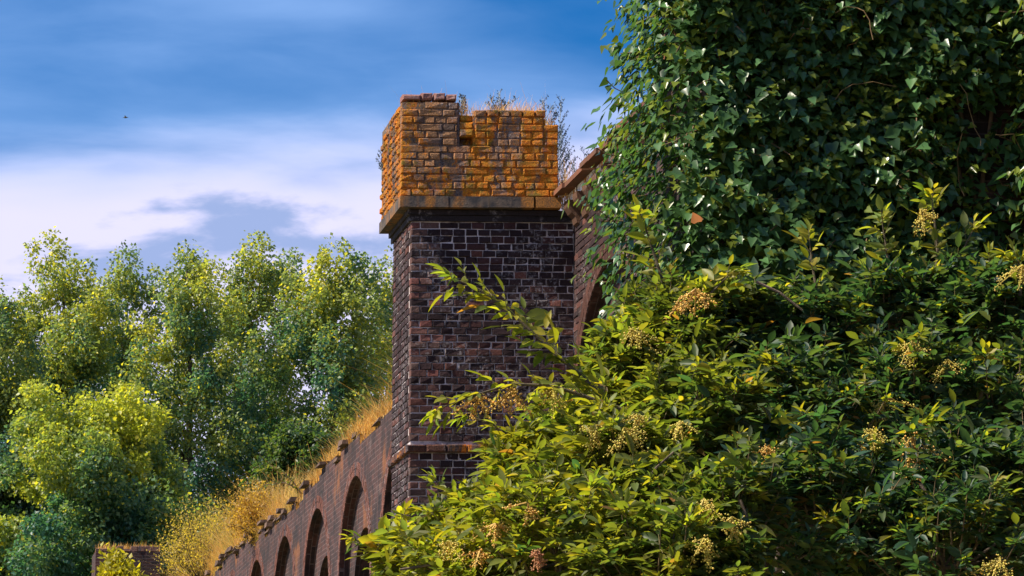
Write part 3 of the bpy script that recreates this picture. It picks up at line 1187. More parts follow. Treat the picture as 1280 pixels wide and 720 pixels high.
# ------------------------------------------------------------------ elder shrub
def build_elder():
    r = np.random.default_rng(17)
    base = Vector((1.15, 14.6, 0))
    E = thing('elder_shrub', base, 'large leafy elder shrub with golden seed clusters filling the lower right foreground', 'shrub')
    LS = LeafSet()
    twigs = MB()
    stems = MB()
    UP = np.array([0, 0, 1.0])
    lobes = [(545, 725, 13.6, 50), (610, 680, 13.6, 58), (680, 615, 13.8, 62), (745, 545, 14.0, 52), (700, 700, 12.9, 95),
             (780, 620, 13.2, 90), (850, 465, 14.3, 62), (870, 560, 13.5, 95), (900, 680, 12.9, 105), (930, 450, 14.6, 50),
             (1010, 455, 14.7, 58), (1000, 540, 14.0, 92), (1030, 660, 13.2, 110), (1110, 430, 15.0, 58), (1130, 520, 14.4, 92),
             (1160, 630, 13.6, 105), (1185, 430, 15.1, 58), (1245, 430, 14.9, 60), (1250, 530, 14.4, 90), (1270, 650, 13.6, 105), (1180, 710, 13.0, 105),
             (820, 740, 12.6, 105), (600, 750, 13.2, 80)]
    lobes = [(a, b - (26 if b < 480 and a > 980 else 0), c, d) for a, b, c, d in lobes] + [(845, 418, 14.4, 44), (910, 415, 14.6, 46), (790, 478, 14.2, 46), (960, 430, 14.7, 46)]
    fork = base + Vector((0.0, 0, 0.5))

    def branch(p0, p1, r0, r1, mb, n=7, sag=0.12):
        p0, p1 = Vector(p0), Vector(p1)
        pts = []
        off = Vector(r.normal(0, 1, 3)) * (p1 - p0).length * 0.07
        for j in range(n + 1):
            s = j / n
            p = p0.lerp(p1, s) + off * math.sin(math.pi * s) + Vector((0, 0, sag * math.sin(math.pi * s)))
            pts.append(p + Vector(r.normal(0, 0.012, 3)))
        pts[0], pts[-1] = p0, p1
        mb.tube(pts, [r0 + (r1 - r0) * j / n for j in range(n + 1)], 6, (1, 1, 1))
        return pts

    def leaflet_set(q, d, size, yellow, tip, L=5):
        """a compound leaf: terminal leaflet and pairs along a stalk that starts at q and runs along d"""
        d = d / np.linalg.norm(d)
        side = np.cross(d, UP)
        if np.linalg.norm(side) < 0.1: side = np.array([1.0, 0, 0])
        side /= np.linalg.norm(side)
        nn = np.cross(side, d)
        if nn[2] < 0: nn = -nn
        ln = size * 1.15
        droop = r.uniform(0.1, 0.5)
        if tip:
            c0 = np.array([0.32, 0.31, 0.035]) if r.random() < 0.5 else np.array([0.19, 0.25, 0.04])
        else:
            c0 = (np.array([0.052, 0.104, 0.040]) if q[0] < 0.9 else np.array([0.036, 0.086, 0.052])) * (1 - yellow) + np.array([0.28, 0.27, 0.028]) * yellow  # right side darker and greener: shade put into the leaf tint
        c0 = c0 * r.uniform(0.75, 1.25)
        pairs = (L - 1) // 2
        for j in range(pairs + 1):
            s = (j + 0.5) / (pairs + 0.5)
            pt = q + d * ln * s * 0.9 - UP * droop * (s ** 2) * ln * 0.5
            dirs = [d] if j == pairs else [d * 0.55 + side, d * 0.55 - side]
            for dd in dirs:
                a = dd / np.linalg.norm(dd) + r.normal(0, 0.16, 3) - UP * droop * r.uniform(0.2, 1.0)
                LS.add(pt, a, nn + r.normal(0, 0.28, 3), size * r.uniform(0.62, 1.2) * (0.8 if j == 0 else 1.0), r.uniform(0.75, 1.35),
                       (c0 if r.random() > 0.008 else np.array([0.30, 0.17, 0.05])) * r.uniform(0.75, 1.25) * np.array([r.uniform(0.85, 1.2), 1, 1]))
        twigs.tube([tuple(q), tuple(q + d * ln * 0.5 - UP * droop * ln * 0.12), tuple(q + d * ln * 0.95 - UP * droop * ln * 0.42)], [0.0022, 0.0016, 0.001], 3, (0.8, 0.95, 0.4))

    def shoot(q, d, length, yellow, size=0.085, npair=4, tip=True):
        """a twig with opposite compound leaves, a tuft of young leaves at its end"""
        q = np.array(q, float); d = np.array(d, float); d /= np.linalg.norm(d)
        pts = [tuple(q)]
        ang = r.uniform(0, 6.28)
        for j in range(npair):
            d = d + UP * r.uniform(0.0, 0.14) + r.normal(0, 0.07, 3)
            d /= np.linalg.norm(d)
            q = q + d * length / npair
            pts.append(tuple(q))
            sx = np.cross(d, UP)
            if np.linalg.norm(sx) < 0.1: sx = np.array([1.0, 0, 0])
            sx /= np.linalg.norm(sx); sy = np.cross(d, sx)
            ang += 1.5708
            o = sx * math.cos(ang) + sy * math.sin(ang)
            for sgn in (-1, 1):
                dd = d * r.uniform(0.5, 1.0) + o * sgn * r.uniform(0.7, 1.1)
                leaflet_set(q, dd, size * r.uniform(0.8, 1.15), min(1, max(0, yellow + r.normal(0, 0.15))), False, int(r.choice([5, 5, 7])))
        if tip:
            for k in range(3):
                dd = d + r.normal(0, 0.45, 3)
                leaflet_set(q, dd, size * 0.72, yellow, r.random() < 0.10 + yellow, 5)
        twigs.tube(pts, [0.0045 * (1 - 0.6 * j / npair) for j in range(npair + 1)], 5, (1, 1, 0.75))

    for li, (px, py, Y, rad) in enumerate(lobes):
        C = np.array(at(px, py, Y))
        rm = rad / pxm(Y)
        mid = base + (Vector(C) - base) * 0.45 + Vector((0, 0, 0.35))
        f = base + Vector(r.normal(0, 0.10, 3)) ; f.z = 0.0
        if li % 3 == 0:
            branch(f, mid, 0.05, 0.03, stems, 7)
        else:
            f = base + (mid - base) * 0.3
            branch(base + Vector((r.normal(0, .12), r.normal(0, .12), 0)), mid, 0.035, 0.022, stems, 7)
        branch(mid, C, 0.022, 0.010, stems, 6)
        # how yellow the leaves are: sunlit left and upper side painted into their colour
        nsh = int(54 + 310 * rm * rm)
        for k in range(nsh):
            d = r.normal(0, 1, 3); d[2] += 0.35
            d[1] -= 0.25
            d /= np.linalg.norm(d)
            rr = rm * r.uniform(0.55, 1.0)
            q = C + d * rr * np.array([1, 1.05, 0.95])
            x, y, _ = (v[0] for v in project([q]))
            yl = np.clip((1020 - x) / 480, 0, 0.85) * np.clip(0.55 + (q[2] - C[2]) / rm * 0.45, 0, 1) + (0.35 if r.random() < 0.10 else 0.03)
            gd = d * 0.8 + UP * 0.55
            shoot(q - gd * 0.10, gd, r.uniform(0.14, 0.26), float(yl), r.uniform(0.054, 0.088), 3)
            if k % 5 == 0:
                branch(C, q, 0.007, 0.004, stems, 4, 0.03)

    # long shoots that stand out of the mass: list of picture points, distance, yellowness
    def spray(pts, Y, yellow, size=0.085, start_r=0.010, step=0.07):
        W = [np.array(at(x, y, Y)) for x, y in pts]
        stems.tube([tuple(w) for w in W], [start_r * (1 - 0.75 * i / (len(W) - 1)) for i in range(len(W))], 6, (1.1, 1.1, 0.8))
        for a, b in zip(W[:-1], W[1:]):
            L = np.linalg.norm(b - a)
            n = max(1, int(L / step))
            for j in range(n):
                q = a + (b - a) * (j + 0.5) / n
                d = (b - a) / L
                sx = np.cross(d, np.array([0, 1.0, 0])); sx /= np.linalg.norm(sx)
                if j % 2: sx = sx * 0.5 + np.array([0, -0.8, 0.2])
                for sgn in (-1, 1):
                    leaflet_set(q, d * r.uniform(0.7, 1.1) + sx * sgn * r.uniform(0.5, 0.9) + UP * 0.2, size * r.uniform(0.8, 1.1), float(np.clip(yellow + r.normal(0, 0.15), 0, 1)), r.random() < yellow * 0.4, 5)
        d = W[-1] - W[-2]
        d = d / np.linalg.norm(d)
        for k in range(4):
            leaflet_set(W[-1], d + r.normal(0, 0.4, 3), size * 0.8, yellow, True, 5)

    spray([(790, 530), (735, 478), (690, 438), (640, 392), (600, 362), (572, 350)], 13.6, 0.55, 0.100, 0.010, 0.055)
    spray([(800, 520), (745, 500), (690, 482), (640, 480), (590, 495), (556, 508)], 13.4, 0.9, 0.085, 0.010, 0.075)
    spray([(690, 600), (650, 555), (615, 530), (585, 520)], 13.7, 0.6, 0.060)
    spray([(1030, 420), (1022, 370), (1015, 330), (1012, 302)], 14.6, 0.75, 0.085)
    spray([(1110, 400), (1112, 350), (1108, 310), (1103, 280)], 14.9, 0.6, 0.085)
    spray([(1170, 360), (1172, 310), (1168, 275), (1165, 250)], 15.0, 0.65, 0.085)
    spray([(1185, 360), (1200, 320), (1215, 290)], 15.0, 0.1, 0.085)
    spray([(1240, 400), (1242, 360), (1238, 332)], 14.8, 0.6, 0.085)
    spray([(840, 400), (825, 340), (812, 300), (803, 275)], 14.4, 0.65, 0.090)
    spray([(870, 420), (885, 370), (915, 340)], 14.2, 0.8, 0.08)
    spray([(560, 715), (510, 690), (470, 680), (446, 676)], 13.6, 0.25, 0.055)
    spray([(570, 660), (550, 620), (545, 600)], 13.7, 0.35, 0.055)
    spray([(1275, 370), (1277, 340), (1272, 325)], 14.6, 0.55, 0.08)
    # bare twigs
    for pts, Y in (([(945, 352), (975, 366), (1003, 388)], 14.2), ([(1150, 605), (1165, 625), (1175, 640), (1190, 625)], 13.0), ([(925, 625), (935, 650), (934, 672)], 12.6),
                   ([(775, 620), (800, 612), (820, 585), (842, 565)], 12.8), ([(600, 690), (545, 705), (500, 712)], 13.0), ([(1085, 630), (1100, 618), (1118, 605)], 13.0)):
        stems.tube([tuple(at(x, y, Y)) for x, y in pts], [0.007, 0.006, 0.005, 0.004][:len(pts)], 6, (1.9, 1.75, 1.5))

    # hanging seed clusters
    cl = [(1098, 535, 30, 0), (1088, 555, 24, 0), (1140, 570, 30, 1), (1132, 600, 24, 1), (1110, 515, 22, 0), (985, 545, 26, 0), (962, 572, 20, 1), (1140, 445, 24, 0), (1185, 465, 20, 0),
          (1150, 275, 18, 0), (870, 378, 22, 1), (850, 392, 18, 1), (790, 425, 18, 0), (800, 440, 14, 0), (925, 355, 16, 1), (640, 500, 20, 1), (600, 508, 18, 1), 
          (690, 500, 20, 0), (780, 555, 26, 0), (800, 535, 20, 0), (745, 545, 18, 0), (850, 540, 18, 0), 
          (620, 668, 18, 1), (660, 640, 16, 1), (560, 690, 18, 0), (600, 700, 16, 1), (720, 640, 16, 1), (880, 690, 22, 0), (915, 660, 18, 0), (672, 700, 16, 2),
          (1250, 715, 24, 0), (1060, 470, 14, 0), (930, 610, 16, 0), (880, 640, 22, 0), (1030, 690, 16, 0), (1278, 345, 18, 0), (1245, 350, 14, 0), (760, 690, 16, 1), (820, 400, 16, 0), (1155, 620, 14, 1)]
    cols = [np.array([0.74, 0.62, 0.13]), np.array([0.84, 0.58, 0.15]), np.array([0.62, 0.30, 0.14])]
    oct_v = np.array([(1, 0, 0), (-1, 0, 0), (0, 1, 0), (0, -1, 0), (0, 0, 1), (0, 0, -1)], float)
    oct_f = [[0, 2, 4], [2, 1, 4], [1, 3, 4], [3, 0, 4], [2, 0, 5], [1, 2, 5], [3, 1, 5], [0, 3, 5]]
    depth_l = np.array([l_[2] for l_ in lobes]); lp = np.array([(l_[0], l_[1]) for l_ in lobes], float); lr = np.array([l_[3] for l_ in lobes], float)
    cl = [(a, b, rr * 1.3, k) for a, b, rr, k in cl if rr > 17 or a < 700]
    for (px, py, rad, ck) in cl:
        # just in front of the foliage it hangs from
        dd = np.hypot(lp[:, 0] - px, lp[:, 1] - py)
        near = [depth_l[i] - math.sqrt(max(0.0, (lr[i] * 1.05) ** 2 - dd[i] ** 2)) / pxm(depth_l[i]) for i in range(len(lobes)) if dd[i] < lr[i] * 1.05]
        Y = (min(near) - 0.12) if near else 13.4
        c = np.array(at(px, py - rad * 0.6, Y))
        rm = rad / pxm(Y)
        b = MB()
        nb = int(60 + rad * 7)
        arms = [np.array([r.normal(0, 0.5), r.normal(0, 0.5), r.uniform(-1.4, -0.2)]) for _ in range(9)]
        for a in arms:
            b.tube([tuple(c), tuple(c + a * rm * 0.5), tuple(c + a * rm)], [0.0034, 0.0026, 0.0018], 3, tuple(cols[ck] * np.array([0.8, 0.75, 0.7])))
        for k in range(nb):
            a = arms[k % 9]
            p = c + a * rm * r.uniform(0.30, 1.0) + r.normal(0, 0.11, 3) * rm
            s = r.uniform(0.0026, 0.0052)
            b.add([tuple(p + o * s) for o in oct_v], oct_f, tuple(cols[ck] * r.uniform(0.55, 1.35) * np.array([1, r.uniform(0.85, 1.15), 1])))
        b.obj('seed_cluster', M['berry'], E)
    A = LS.arrays()
    ids = front_leaves(A, 300, 19, lambda x, y: 440 < x < 1278 and 230 < y < 716)
    mask = np.ones(len(A[0]), bool); mask[ids] = False
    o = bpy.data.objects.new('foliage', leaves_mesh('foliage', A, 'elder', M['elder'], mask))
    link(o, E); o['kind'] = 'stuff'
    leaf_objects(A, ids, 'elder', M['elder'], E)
    twigs.obj('twigs', M['twig'], E, kind='stuff')
    stems.obj('branches', M['bark'], E)
    return len(A[0])


n_elder = build_elder()


# ------------------------------------------------------------------ trees
def build_tree(name, label, group, pxc, top, Y, halfw, bottom, seed, nleaf, cols, leaf=0.13, narrow=True, lean=0.0):
    """a tree whose crown spans picture column pxc +- halfw and rises to row top, standing at distance Y"""
    r = np.random.default_rng(seed)
    s = pxm(Y)
    tp = at(pxc, top, Y)
    bt = at(pxc, bottom, Y)
    H = tp.z
    hw = halfw / s
    base = Vector((tp.x + lean, Y, 0))
    T = thing(name, base, label, 'tree', group)
    tr = MB()
    zc0 = max(2.0, bt.z)
    pts = []
    for j in range(11):
        t = j / 10
        pts.append((base.x + (tp.x - base.x) * t + 0.12 * math.sin(j * 1.3 + seed), Y + 0.12 * math.cos(j * 1.7 + seed), H * 0.96 * t))
    r0 = 0.016 * H
    tr.tube(pts, [r0 * (1 - 0.92 * j / 10) for j in range(11)], 8)
    spots = []
    nb = 64 if narrow else 52
    for k in range(nb):
        t = zc0 / H + (0.97 - zc0 / H) * ((k + r.random()) / nb) ** 0.85
        zz = H * t
        f = (zz - zc0) / (H - zc0)
        prof = max(0.12, 1 - abs((f - 0.45) / 0.585) ** 4) if narrow else math.sqrt(max(0.02, 1 - (2 * (f * 0.98) - 0.86) ** 2 * 0.85))
        az = k * 2.4 + r.normal(0, 0.3)
        reach = hw * prof * r.uniform(0.35, 1.12)
        zz -= (H - zc0) * 0.10 * f * (0.5 + 0.5 * math.sin(3 * az + seed * 1.7)) * reach / hw
        p0 = Vector((base.x + (tp.x - base.x) * t, Y, max(1.0, zz - reach * (0.9 if narrow else 0.45))))
        p1 = Vector((p0.x + math.cos(az) * reach, Y + math.sin(az) * reach, min(H * 0.985, zz + r.normal(0, 0.2))))
        m1 = p0.lerp(p1, 0.5) + Vector((0, 0, reach * 0.12))
        tr.tube([p0, m1, p1], [r0 * 0.30 * (1.1 - t), r0 * 0.18 * (1.1 - t), 0.012], 5)
        for q in (0.45, 0.75, 1.0):
            c = p0.lerp(p1, q)
            spots.append((np.array(c), (0.34 + 0.24 * q) * (0.30 * hw + 0.35) * r.uniform(0.6, 1.5)))
    spots.append((np.array(tp) - np.array([0, 0, 0.5]), 0.6))
    nleaf = int(nleaf * 2.3)
    wts = np.array([q[1] ** 2 for q in spots]); wts /= wts.sum()
    cnt = r.multinomial(nleaf, wts)
    LS = LeafSet()
    c_lo, c_hi, c_y = (np.array(c) for c in cols)
    for (c, rad), n in zip(spots, cnt):
        if n == 0: continue
        d = norm(r.normal(0, 1, (n, 3)))
        rr = rad * r.uniform(0.25, 1.0, n) ** 0.6
        # smaller tufts inside each clump
        tuft = norm(r.normal(0, 1, (5, 3))) * rad * 0.80
        pick = r.integers(0, 5, n)
        P = c + np.where(r.random((n, 1)) < 0.65, tuft[pick] + d * rr[:, None] * 0.42, d * rr[:, None]) * np.array([1, 1, 1.15 if narrow else 0.85])
        axis = d * 0.7 + r.normal(0, 0.6, (n, 3)) + np.array([0, 0, -0.35])
        nrm = d * 0.6 + r.normal(0, 0.6, (n, 3)) + np.array([0, 0, 0.6])
        hue = np.clip(r.normal(0.34, 0.22) + 0.18 * fnoise(P * 0.6, seed)[:, None] + 0.95 * ((P[:, 2:3] - zc0) / (H - zc0) - 0.62) + r.normal(0, 0.12, (n, 1)), 0, 1)  # yellow towards the top, teal below: sunlit and shaded crown painted into leaf colour
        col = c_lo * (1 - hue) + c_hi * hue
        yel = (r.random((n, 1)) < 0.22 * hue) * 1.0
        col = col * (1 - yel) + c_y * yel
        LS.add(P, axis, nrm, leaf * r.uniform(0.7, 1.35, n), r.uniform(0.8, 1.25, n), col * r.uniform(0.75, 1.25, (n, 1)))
    tr.obj('trunk', M['bark'], T, smooth=True)
    o = bpy.data.objects.new('crown', leaves_mesh('crown', LS.arrays(), 'tree', M['tree']))
    link(o, T)
    return T


PC = [(0.062, 0.165, 0.145), (0.38, 0.39, 0.075), (0.60, 0.52, 0.06)]
PD = [(0.055, 0.150, 0.135), (0.30, 0.33, 0.08), (0.46, 0.42, 0.06)]
GT = 'row of tall trees behind the viaduct'
build_tree('poplar_tree', 'tall poplar at the left picture edge, leftmost of the row', GT, -12, 345, 112, 96, 830, 1, 22000, PC)
build_tree('poplar_tree', 'tall yellow-topped poplar, second from the left of the row', GT, 78, 312, 116, 92, 830, 2, 26000, PC)
build_tree('poplar_tree', 'narrow poplar with darker crown above the round tree', GT, 158, 308, 122, 80, 830, 3, 20000, PD)
build_tree('poplar_tree', 'slender poplar right of the sky gap above the round tree', GT, 238, 306, 113, 76, 830, 4, 20000, PC)
build_tree('poplar_tree', 'tallest poplar in the middle of the row, crown rising highest', GT, 318, 292, 118, 92, 830, 5, 26000, PC)
build_tree('poplar_tree', 'broad poplar whose crown nearly touches the brick turret', GT, 420, 298, 114, 88, 830, 6, 26000, PC)
build_tree('poplar_tree', 'poplar partly hidden behind the brick turret', GT, 492, 312, 122, 74, 830, 7, 18000, PC)
build_tree('round_tree', 'lower rounded leafy tree in front of the poplars at far left', None, 128, 494, 97, 132, 800, 8, 42000,
           [(0.062, 0.165, 0.120), (0.40, 0.42, 0.06), (0.58, 0.52, 0.06)], 0.13, False)
build_tree('bushy_tree', 'dark green bushy tree rising behind the grassy wall top', None, 372, 520, 104, 80, 820, 9, 20000,
           [(0.030, 0.075, 0.040), (0.07, 0.12, 0.04), (0.14, 0.17, 0.04)], 0.13, False)
build_tree('bushy_tree', 'dark low tree below the poplars at the left picture edge', None, 5, 560, 100, 60, 820, 10, 12000,
           [(0.030, 0.075, 0.040), (0.07, 0.12, 0.04), (0.14, 0.17, 0.04)], 0.13, False)


# ------------------------------------------------------------------ grass and weeds
def blades(P, H, lean, cols, width, r, nseg=2):
    """thin bent blades as strips"""
    n = len(P)
    az = r.uniform(0, 2 * math.pi, n)
    dirx = np.stack([np.cos(az), np.sin(az), np.zeros(n)], 1)
    sx = np.stack([-np.sin(az + r.normal(0, 0.6, n)), np.cos(az), np.zeros(n)], 1)
    V = []
    for k in range(nseg + 1):
        t = k / nseg
        c = P + np.array([0, 0, 1.0]) * (H * t)[:, None] + dirx * (lean * H * t * t)[:, None]
        wd = (width * (1 - 0.85 * t))[:, None]
        V.append(c - sx * wd); V.append(c + sx * wd)
    V = np.stack(V, 1)
    K = 2 * (nseg + 1)
    f = np.array([[2 * k, 2 * k + 1, 2 * k + 3, 2 * k + 2] for k in range(nseg)])
    F = (f[None] + (np.arange(n) * K)[:, None, None]).reshape(-1, 4)
    return V.reshape(-1, 3), F, np.repeat(cols, K, axis=0)


def bank_z(u, v):
    """earth bank along the ruined top, rising away from the edge"""
    top = np.interp(v, [9, 13, 20, 27, 31, 37, 46, 62], [0.55, 0.45, 0.40, 0.45, 0.75, 0.95, 0.95, 0.8])
    return top * np.clip((np.asarray(u) - 0.15) / 1.3, 0, 1) ** 0.8


def wall_grass():
    r = np.random.default_rng(31)
    bk = MB()
    us = [0.10, 0.3, 0.6, 1.0, 1.5, 2.4, 3.4, 4.6]
    vs_ = np.arange(1.6, 64, 0.7)
    pts = [uvz(u, v, Z_LEFT - 0.22 + (bank_z(u, v) if 0.1 < u < 4.5 else 0) + (0.2 if u > 0.2 and u < 4.5 else 0) + r.normal(0, 0.03)) for v in vs_ for u in us]
    k = len(us)
    bk.add(pts, [[i * k + j, i * k + j + 1, (i + 1) * k + j + 1, (i + 1) * k + j] for i in range(len(vs_) - 1) for j in range(k - 1)])
    o = bk.obj('earth_bank', M['soil'])
    tag(o, 'dry earth bank along the ruined top of the viaduct', 'earth', kind='structure')
    n = 60000
    v = r.uniform(5.0, 60, n)
    u = np.where(r.random(n) < 0.7, r.uniform(0.0, 0.45, n), np.clip(np.abs(r.normal(0, 0.85, n)) + 0.01, 0.01, 4.5))
    clump = fnoise(np.stack([u * 2.0, v * 2.1, v * 0], 1), 1.0)
    z = np.array([z_head(x) for x in v]) - 0.02 + bank_z(u, v)
    tall = np.interp(v, [5, 12, 14, 22, 28, 31, 36, 45, 60], [1.0, 1.0, 0.75, 0.62, 0.65, 1.0, 1.3, 1.3, 1.1])
    H = tall * (0.55 + 0.45 * np.clip(clump, -0.9, 1)) * r.uniform(0.35, 1.2, n) * np.clip(0.45 + u * 1.4, 0.45, 1.1)
    keep = (clump + r.normal(0, 0.35, n)) > -0.12
    P = uvz_arr(np.stack([u, v, z], 1))[keep]
    H = np.clip(H[keep], 0.06, 1.6)
    m = len(P)
    pal = np.array([(0.50, 0.27, 0.08), (0.64, 0.40, 0.13), (0.80, 0.58, 0.25), (0.72, 0.52, 0.18), (0.42, 0.36, 0.09)])
    ci = np.clip(((fnoise(P * 0.55, 4.0) + 1) * 2.2 + r.normal(0, 0.9, m)).astype(int), 0, 4)
    V, F, C = blades(P, H, np.abs(r.normal(0, 0.7, m)), pal[ci] * r.uniform(0.75, 1.25, (m, 1)), r.uniform(0.005, 0.011, m), r, 3)
    me = mesh_np('dry_grass', V, F, M['dry'], C)
    o = bpy.data.objects.new('dry_grass', me)
    COL.objects.link(o)
    tag(o, 'golden dry grass growing along the broken top of the viaduct wall', 'grass', kind='stuff')


wall_grass()


def turret_grass():
    r = np.random.default_rng(37)
    n = 2600
    u = r.uniform(TI['cu0'] + 0.05, TI['cu1'] - 0.02, n)
    v = r.uniform(TI['cv0'] + 0.05, TI['cv1'] - 0.05, n)
    n0 = TI['u_of'](569)
    z = np.where(u < n0, TI['zmid'] + 0.0, np.where(u < TI['u_of'](680), TI['zmid'] - 0.01, TI['zlow'] - 0.01))
    cl = fnoise(np.stack([u * 3.2, v * 2, v * 0], 1), 3.0)
    H = (0.13 + 0.07 * cl) * r.uniform(0.4, 1.5, n)
    H = np.where(r.random(n) < 0.03, H * 2.3, H)
    P = uvz_arr(np.stack([u, v, z], 1))
    # a tuft on the wall head in the corner right of the parapet
    m = 700
    u2 = r.uniform(-0.17, 0.35, m); v2 = r.uniform(-0.3, 1.1, m)
    P2 = uvz_arr(np.stack([u2, v2, np.full(m, Z_RIGHT + 0.05)], 1))
    H2 = r.uniform(0.1, 0.5, m) ** 1.0
    P = np.concatenate([P, P2]); H = np.concatenate([H, H2])
    k = len(P)
    pal = np.array([(0.85, 0.58, 0.26), (0.78, 0.48, 0.18), (0.62, 0.34, 0.10)])
    V, F, C = blades(P, np.clip(H, 0.02, 0.6), r.uniform(0.1, 0.7, k), pal[r.integers(0, 3, k)], np.full(k, 0.0035), r, 2)
    o = bpy.data.objects.new('dry_grass', mesh_np('dry_grass', V, F, M['dry'], C))
    COL.objects.link(o)
    tag(o, 'short bleached grass on top of the orange turret parapet', 'grass', kind='stuff')
    # far turret top
    m = 900
    P = uvz_arr(np.stack([r.uniform(-1.9, -0.2, m), r.uniform(FT_V - 0.05, FT_V + 1.3, m), np.full(m, FT_Z)], 1))
    V, F, C = blades(P, r.uniform(0.05, 0.3, m), r.uniform(0.1, 0.7, m), pal[r.integers(0, 3, m)], np.full(m, 0.008), r, 2)
    o = bpy.data.objects.new('dry_grass', mesh_np('dry_grass', V, F, M['dry'], C))
    COL.objects.link(o)
    tag(o, 'dry grass tuft on the small far-off turret', 'grass', kind='stuff')


turret_grass()


def weed(base, top_px, label, seed, spread=0.10, nst=3, col=(0.060, 0.085, 0.11)):
    """slender stalked weed with upright seed-bearing side shoots"""
    r = np.random.default_rng(seed)
    base = Vector(base)
    T = thing('weed', base, label, 'weed', 'weeds rooted on the turret')
    st, hd = MB(), MB()
    H = top_px
    for s in range(nst):
        hx = H * r.uniform(0.7, 1.0) if s else H
        lx = r.normal(0, spread) if s else r.normal(0, spread * 0.3)
        ly = r.normal(0, spread)
        main = [base + Vector((lx * t * t, ly * t * t, hx * t)) for t in np.linspace(0, 1, 7)]
        st.tube(main, [0.006 * (1 - 0.6 * j / 6) for j in range(7)], 4, (0.5, 0.55, 0.6))
        nb = int(7 + hx * 16)
        for k in range(nb):
            t = 0.25 + 0.72 * k / nb
            j = min(5, int(t * 6))
            p = main[j].lerp(main[j + 1], t * 6 - j)
            az = r.uniform(0, 6.28)
            L = hx * 0.30 * (1.12 - t) + 0.03
            d = Vector((math.cos(az) * 0.55, math.sin(az) * 0.55, 0.85)).normalized()
            st.tube([p, p + d * L * 0.5 + Vector((0, 0, 0.01)), p + d * L + Vector((0, 0, 0.03 * L))], [0.0034, 0.0026, 0.0014], 3, (0.45, 0.55, 0.65))
            for q in range(int(5 + L * 60)):
                c = p + d * L * r.uniform(0.25, 1.0)
                a = Vector(r.normal(0, 1, 3)).normalized() * r.uniform(0.012, 0.026)
                b = Vector(r.normal(0, 1, 3)).normalized() * 0.008
                up = Vector((0, 0, 0.010))
                hd.add([tuple(c), tuple(c + a * 0.6 + b), tuple(c + a + up), tuple(c + a * 0.5 - b)], [[0, 1, 2], [0, 2, 3]], tuple(np.array(col) * r.uniform(0.6, 1.4)))
    st.obj('stalk', M['weed'], T)
    hd.obj('seed_head', M['weed'], T)


uo = TI['u_of']
weed(uvz(uo(587), 0.5, TI['zmid'] - 0.02), 0.36, 'thin weed sprouting beside the notch in the parapet top', 41, 0.06, 3)
weed(uvz(uo(632), 0.4, TI['zmid'] - 0.02), 0.36, 'bushy weed on the middle of the parapet top', 42, 0.16, 5)
weed(uvz(uo(560), 0.9, TI['zmid'] - 0.02), 0.45, 'low weed peeping over the left half of the parapet', 43, 0.08, 2)
weed(uvz(0.06, 1.2, Z_RIGHT + 0.0), z_at(120, 1.2, 0.06) - Z_RIGHT, 'tallest weed standing right of the parapet against the sky', 44, 0.13, 5)
weed(uvz(0.30, 0.8, Z_RIGHT + 0.0), z_at(185, 0.8, 0.3) - Z_RIGHT, 'short weed above the red coping between turret and ivy', 45, 0.10, 3)
wv = 1.25
weed(uvz(-1.96, wv, z_at(225, wv, -1.96)), 0.40, 'small weed growing from the left side of the parapet', 46, 0.10, 2)


def leafy_plant(name, label, cat, px, py_top, Y, zbase, halfw, n, cols, seed, leaf, crown=None):
    """small rounded plant of leaf tufts on thin stems"""
    r = np.random.default_rng(seed)
    tp = at(px, py_top, Y)
    s = pxm(Y)
    hw = halfw / s
    base = Vector((tp.x, Y, zbase))
    T = thing(name, base, label, cat)
    st = MB(); LS = LeafSet()
    H = tp.z - zbase
    for k in range(n):
        az = r.uniform(0, 6.28); rr = hw * math.sqrt(r.random())
        cr = crown if crown else H
        top = H - cr * (0.45 * (rr / hw) ** 2 + r.uniform(0.0, 0.45))
        p1 = base + Vector((math.cos(az) * rr, math.sin(az) * rr, top))
        p0 = base + Vector((math.cos(az) * rr * 0.15, math.sin(az) * rr * 0.15, 0))
        md = p0.lerp(p1, 0.6) + Vector((0, 0, 0.05 * H))
        st.tube([p0, md, p1], [0.010, 0.007, 0.003], 4)
        m = 90
        t = 1 - np.abs(r.normal(0, 0.35, m)) * cr / H
        P = np.array(p0) + (np.array(p1) - np.array(p0)) * t[:, None] + r.normal(0, 0.14 * hw + 0.03, (m, 3))
        c = np.array(cols[0]) + (np.array(cols[1]) - np.array(cols[0])) * r.random((m, 1))
        LS.add(P, r.normal(0, 0.7, (m, 3)) + np.array([0, 0, 0.5]), r.normal(0, 0.6, (m, 3)) + np.array([0, -0.3, 0.7]), leaf * r.uniform(0.7, 1.3, m), r.uniform(0.6, 1.0, m), c)
    st.obj('stem', M['bark'], T)
    o = bpy.data.objects.new('foliage', leaves_mesh('foliage', LS.arrays(), 'tree', M['elder']))
    link(o, T); o['kind'] = 'stuff'


leafy_plant('yellow_shrub', 'bright yellow-green shrub in front of the small far turret', 'shrub', 148, 684, 62, 0.0, 32, 60, [(0.28, 0.27, 0.02), (0.48, 0.40, 0.03)], 51, 0.11, 1.5)
vb = wall_v(255)
leafy_plant('dry_shrub', 'golden withered shrub on the wall top next to the small turret', 'shrub', 256, 612, uvz(0.6, vb, 0)[1], Z_LEFT - 0.02, 52, 70, [(0.34, 0.28, 0.06), (0.58, 0.42, 0.11)], 52, 0.055)
vb = wall_v(318)
leafy_plant('dry_shrub', 'golden withered shrub on the wall top above the broken coping', 'shrub', 322, 600, uvz(1.2, vb, 0)[1], Z_LEFT - 0.02, 40, 60, [(0.36, 0.22, 0.05), (0.52, 0.33, 0.09)], 53, 0.055)


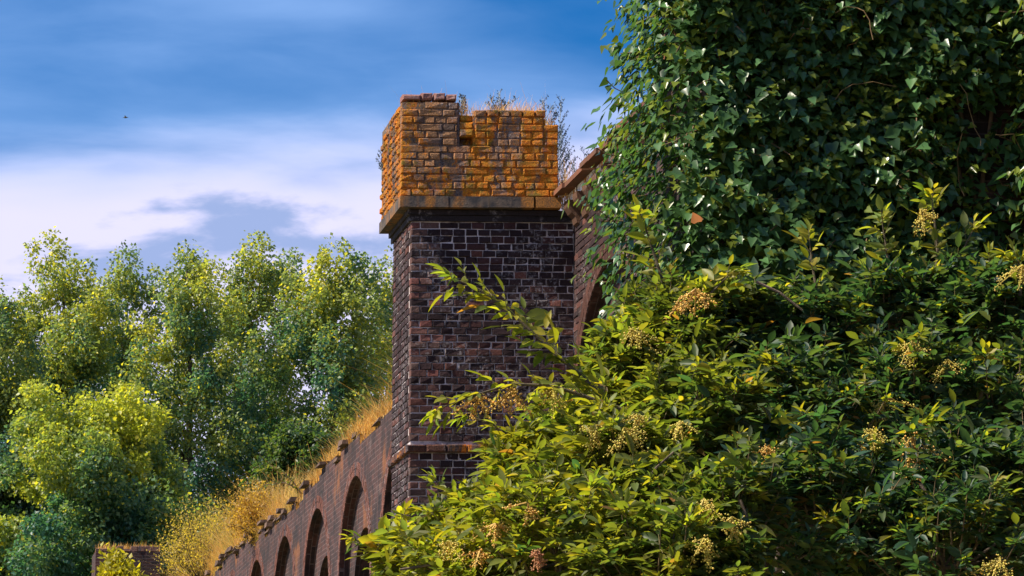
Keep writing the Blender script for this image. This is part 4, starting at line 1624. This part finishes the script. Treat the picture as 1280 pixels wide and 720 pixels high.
def bramble():
    r = np.random.default_rng(61)
    vv = wall_v(365)
    Y = uvz(0.8, vv, 0)[1]
    base = at(378, 626, Y)
    base.z = min(base.z, Z_LEFT)
    T = thing('bramble', base, 'arching green bramble shoot above the golden grass, against dark trees', 'bramble')
    st, LS = MB(), LeafSet()
    for pts in ([(380, 628), (368, 604), (352, 588), (338, 582), (322, 590)], [(380, 628), (374, 612), (356, 603), (330, 606)]):
        W = [np.array(at(x, y, Y)) for x, y in pts]
        st.tube([tuple(w) for w in W], [0.014, 0.012, 0.009, 0.006, 0.004][:len(W)], 5)
        for a, b in zip(W[:-1], W[1:]):
            for k in range(14):
                q = a + (b - a) * r.random()
                LS.add(q, r.normal(0, 1, 3), r.normal(0, 0.5, 3) + np.array([0, 0, 1]), r.uniform(0.05, 0.10), r.uniform(0.8, 1.2), np.array([0.17, 0.19, 0.04]) * r.uniform(0.7, 1.3))
    st.obj('stem', M['twig'], T)
    o = bpy.data.objects.new('foliage', leaves_mesh('foliage', LS.arrays(), 'tree', M['tree']))
    link(o, T)


bramble()


def bird():
    c = at(157, 147, 160)
    b = MB()
    f = 0.09
    body = [(-0.16, 0, 0), (-0.05, 0.03, 0.0), (0.08, 0.03, 0.01), (0.16, 0, 0.015), (0.08, -0.03, 0.01), (-0.05, -0.03, 0), (0, 0, 0.05), (0, 0, -0.04)]
    b.add([tuple(c + Vector(p)) for p in body], [[0, 1, 6], [1, 2, 6], [2, 3, 6], [3, 4, 6], [4, 5, 6], [5, 0, 6], [1, 0, 7], [2, 1, 7], [3, 2, 7], [4, 3, 7], [5, 4, 7], [0, 5, 7]], (0.12, 0.12, 0.13))
    for s in (-1, 1):
        b.add([tuple(c + Vector(p)) for p in [(-0.04, s * .02, .01), (0.05, s * .02, .02), (0.01, s * .16, .07), (-0.05, s * .28, .03), (-0.05, s * .14, .06)]], [[0, 1, 2], [0, 2, 4], [4, 2, 3]], (0.12, 0.12, 0.13))
    o = b.obj('bird', M['weed'])
    tag(o, 'tiny dark bird flying high in the blue sky', 'bird')


bird()
print('leaves', n_ivy, n_elder)
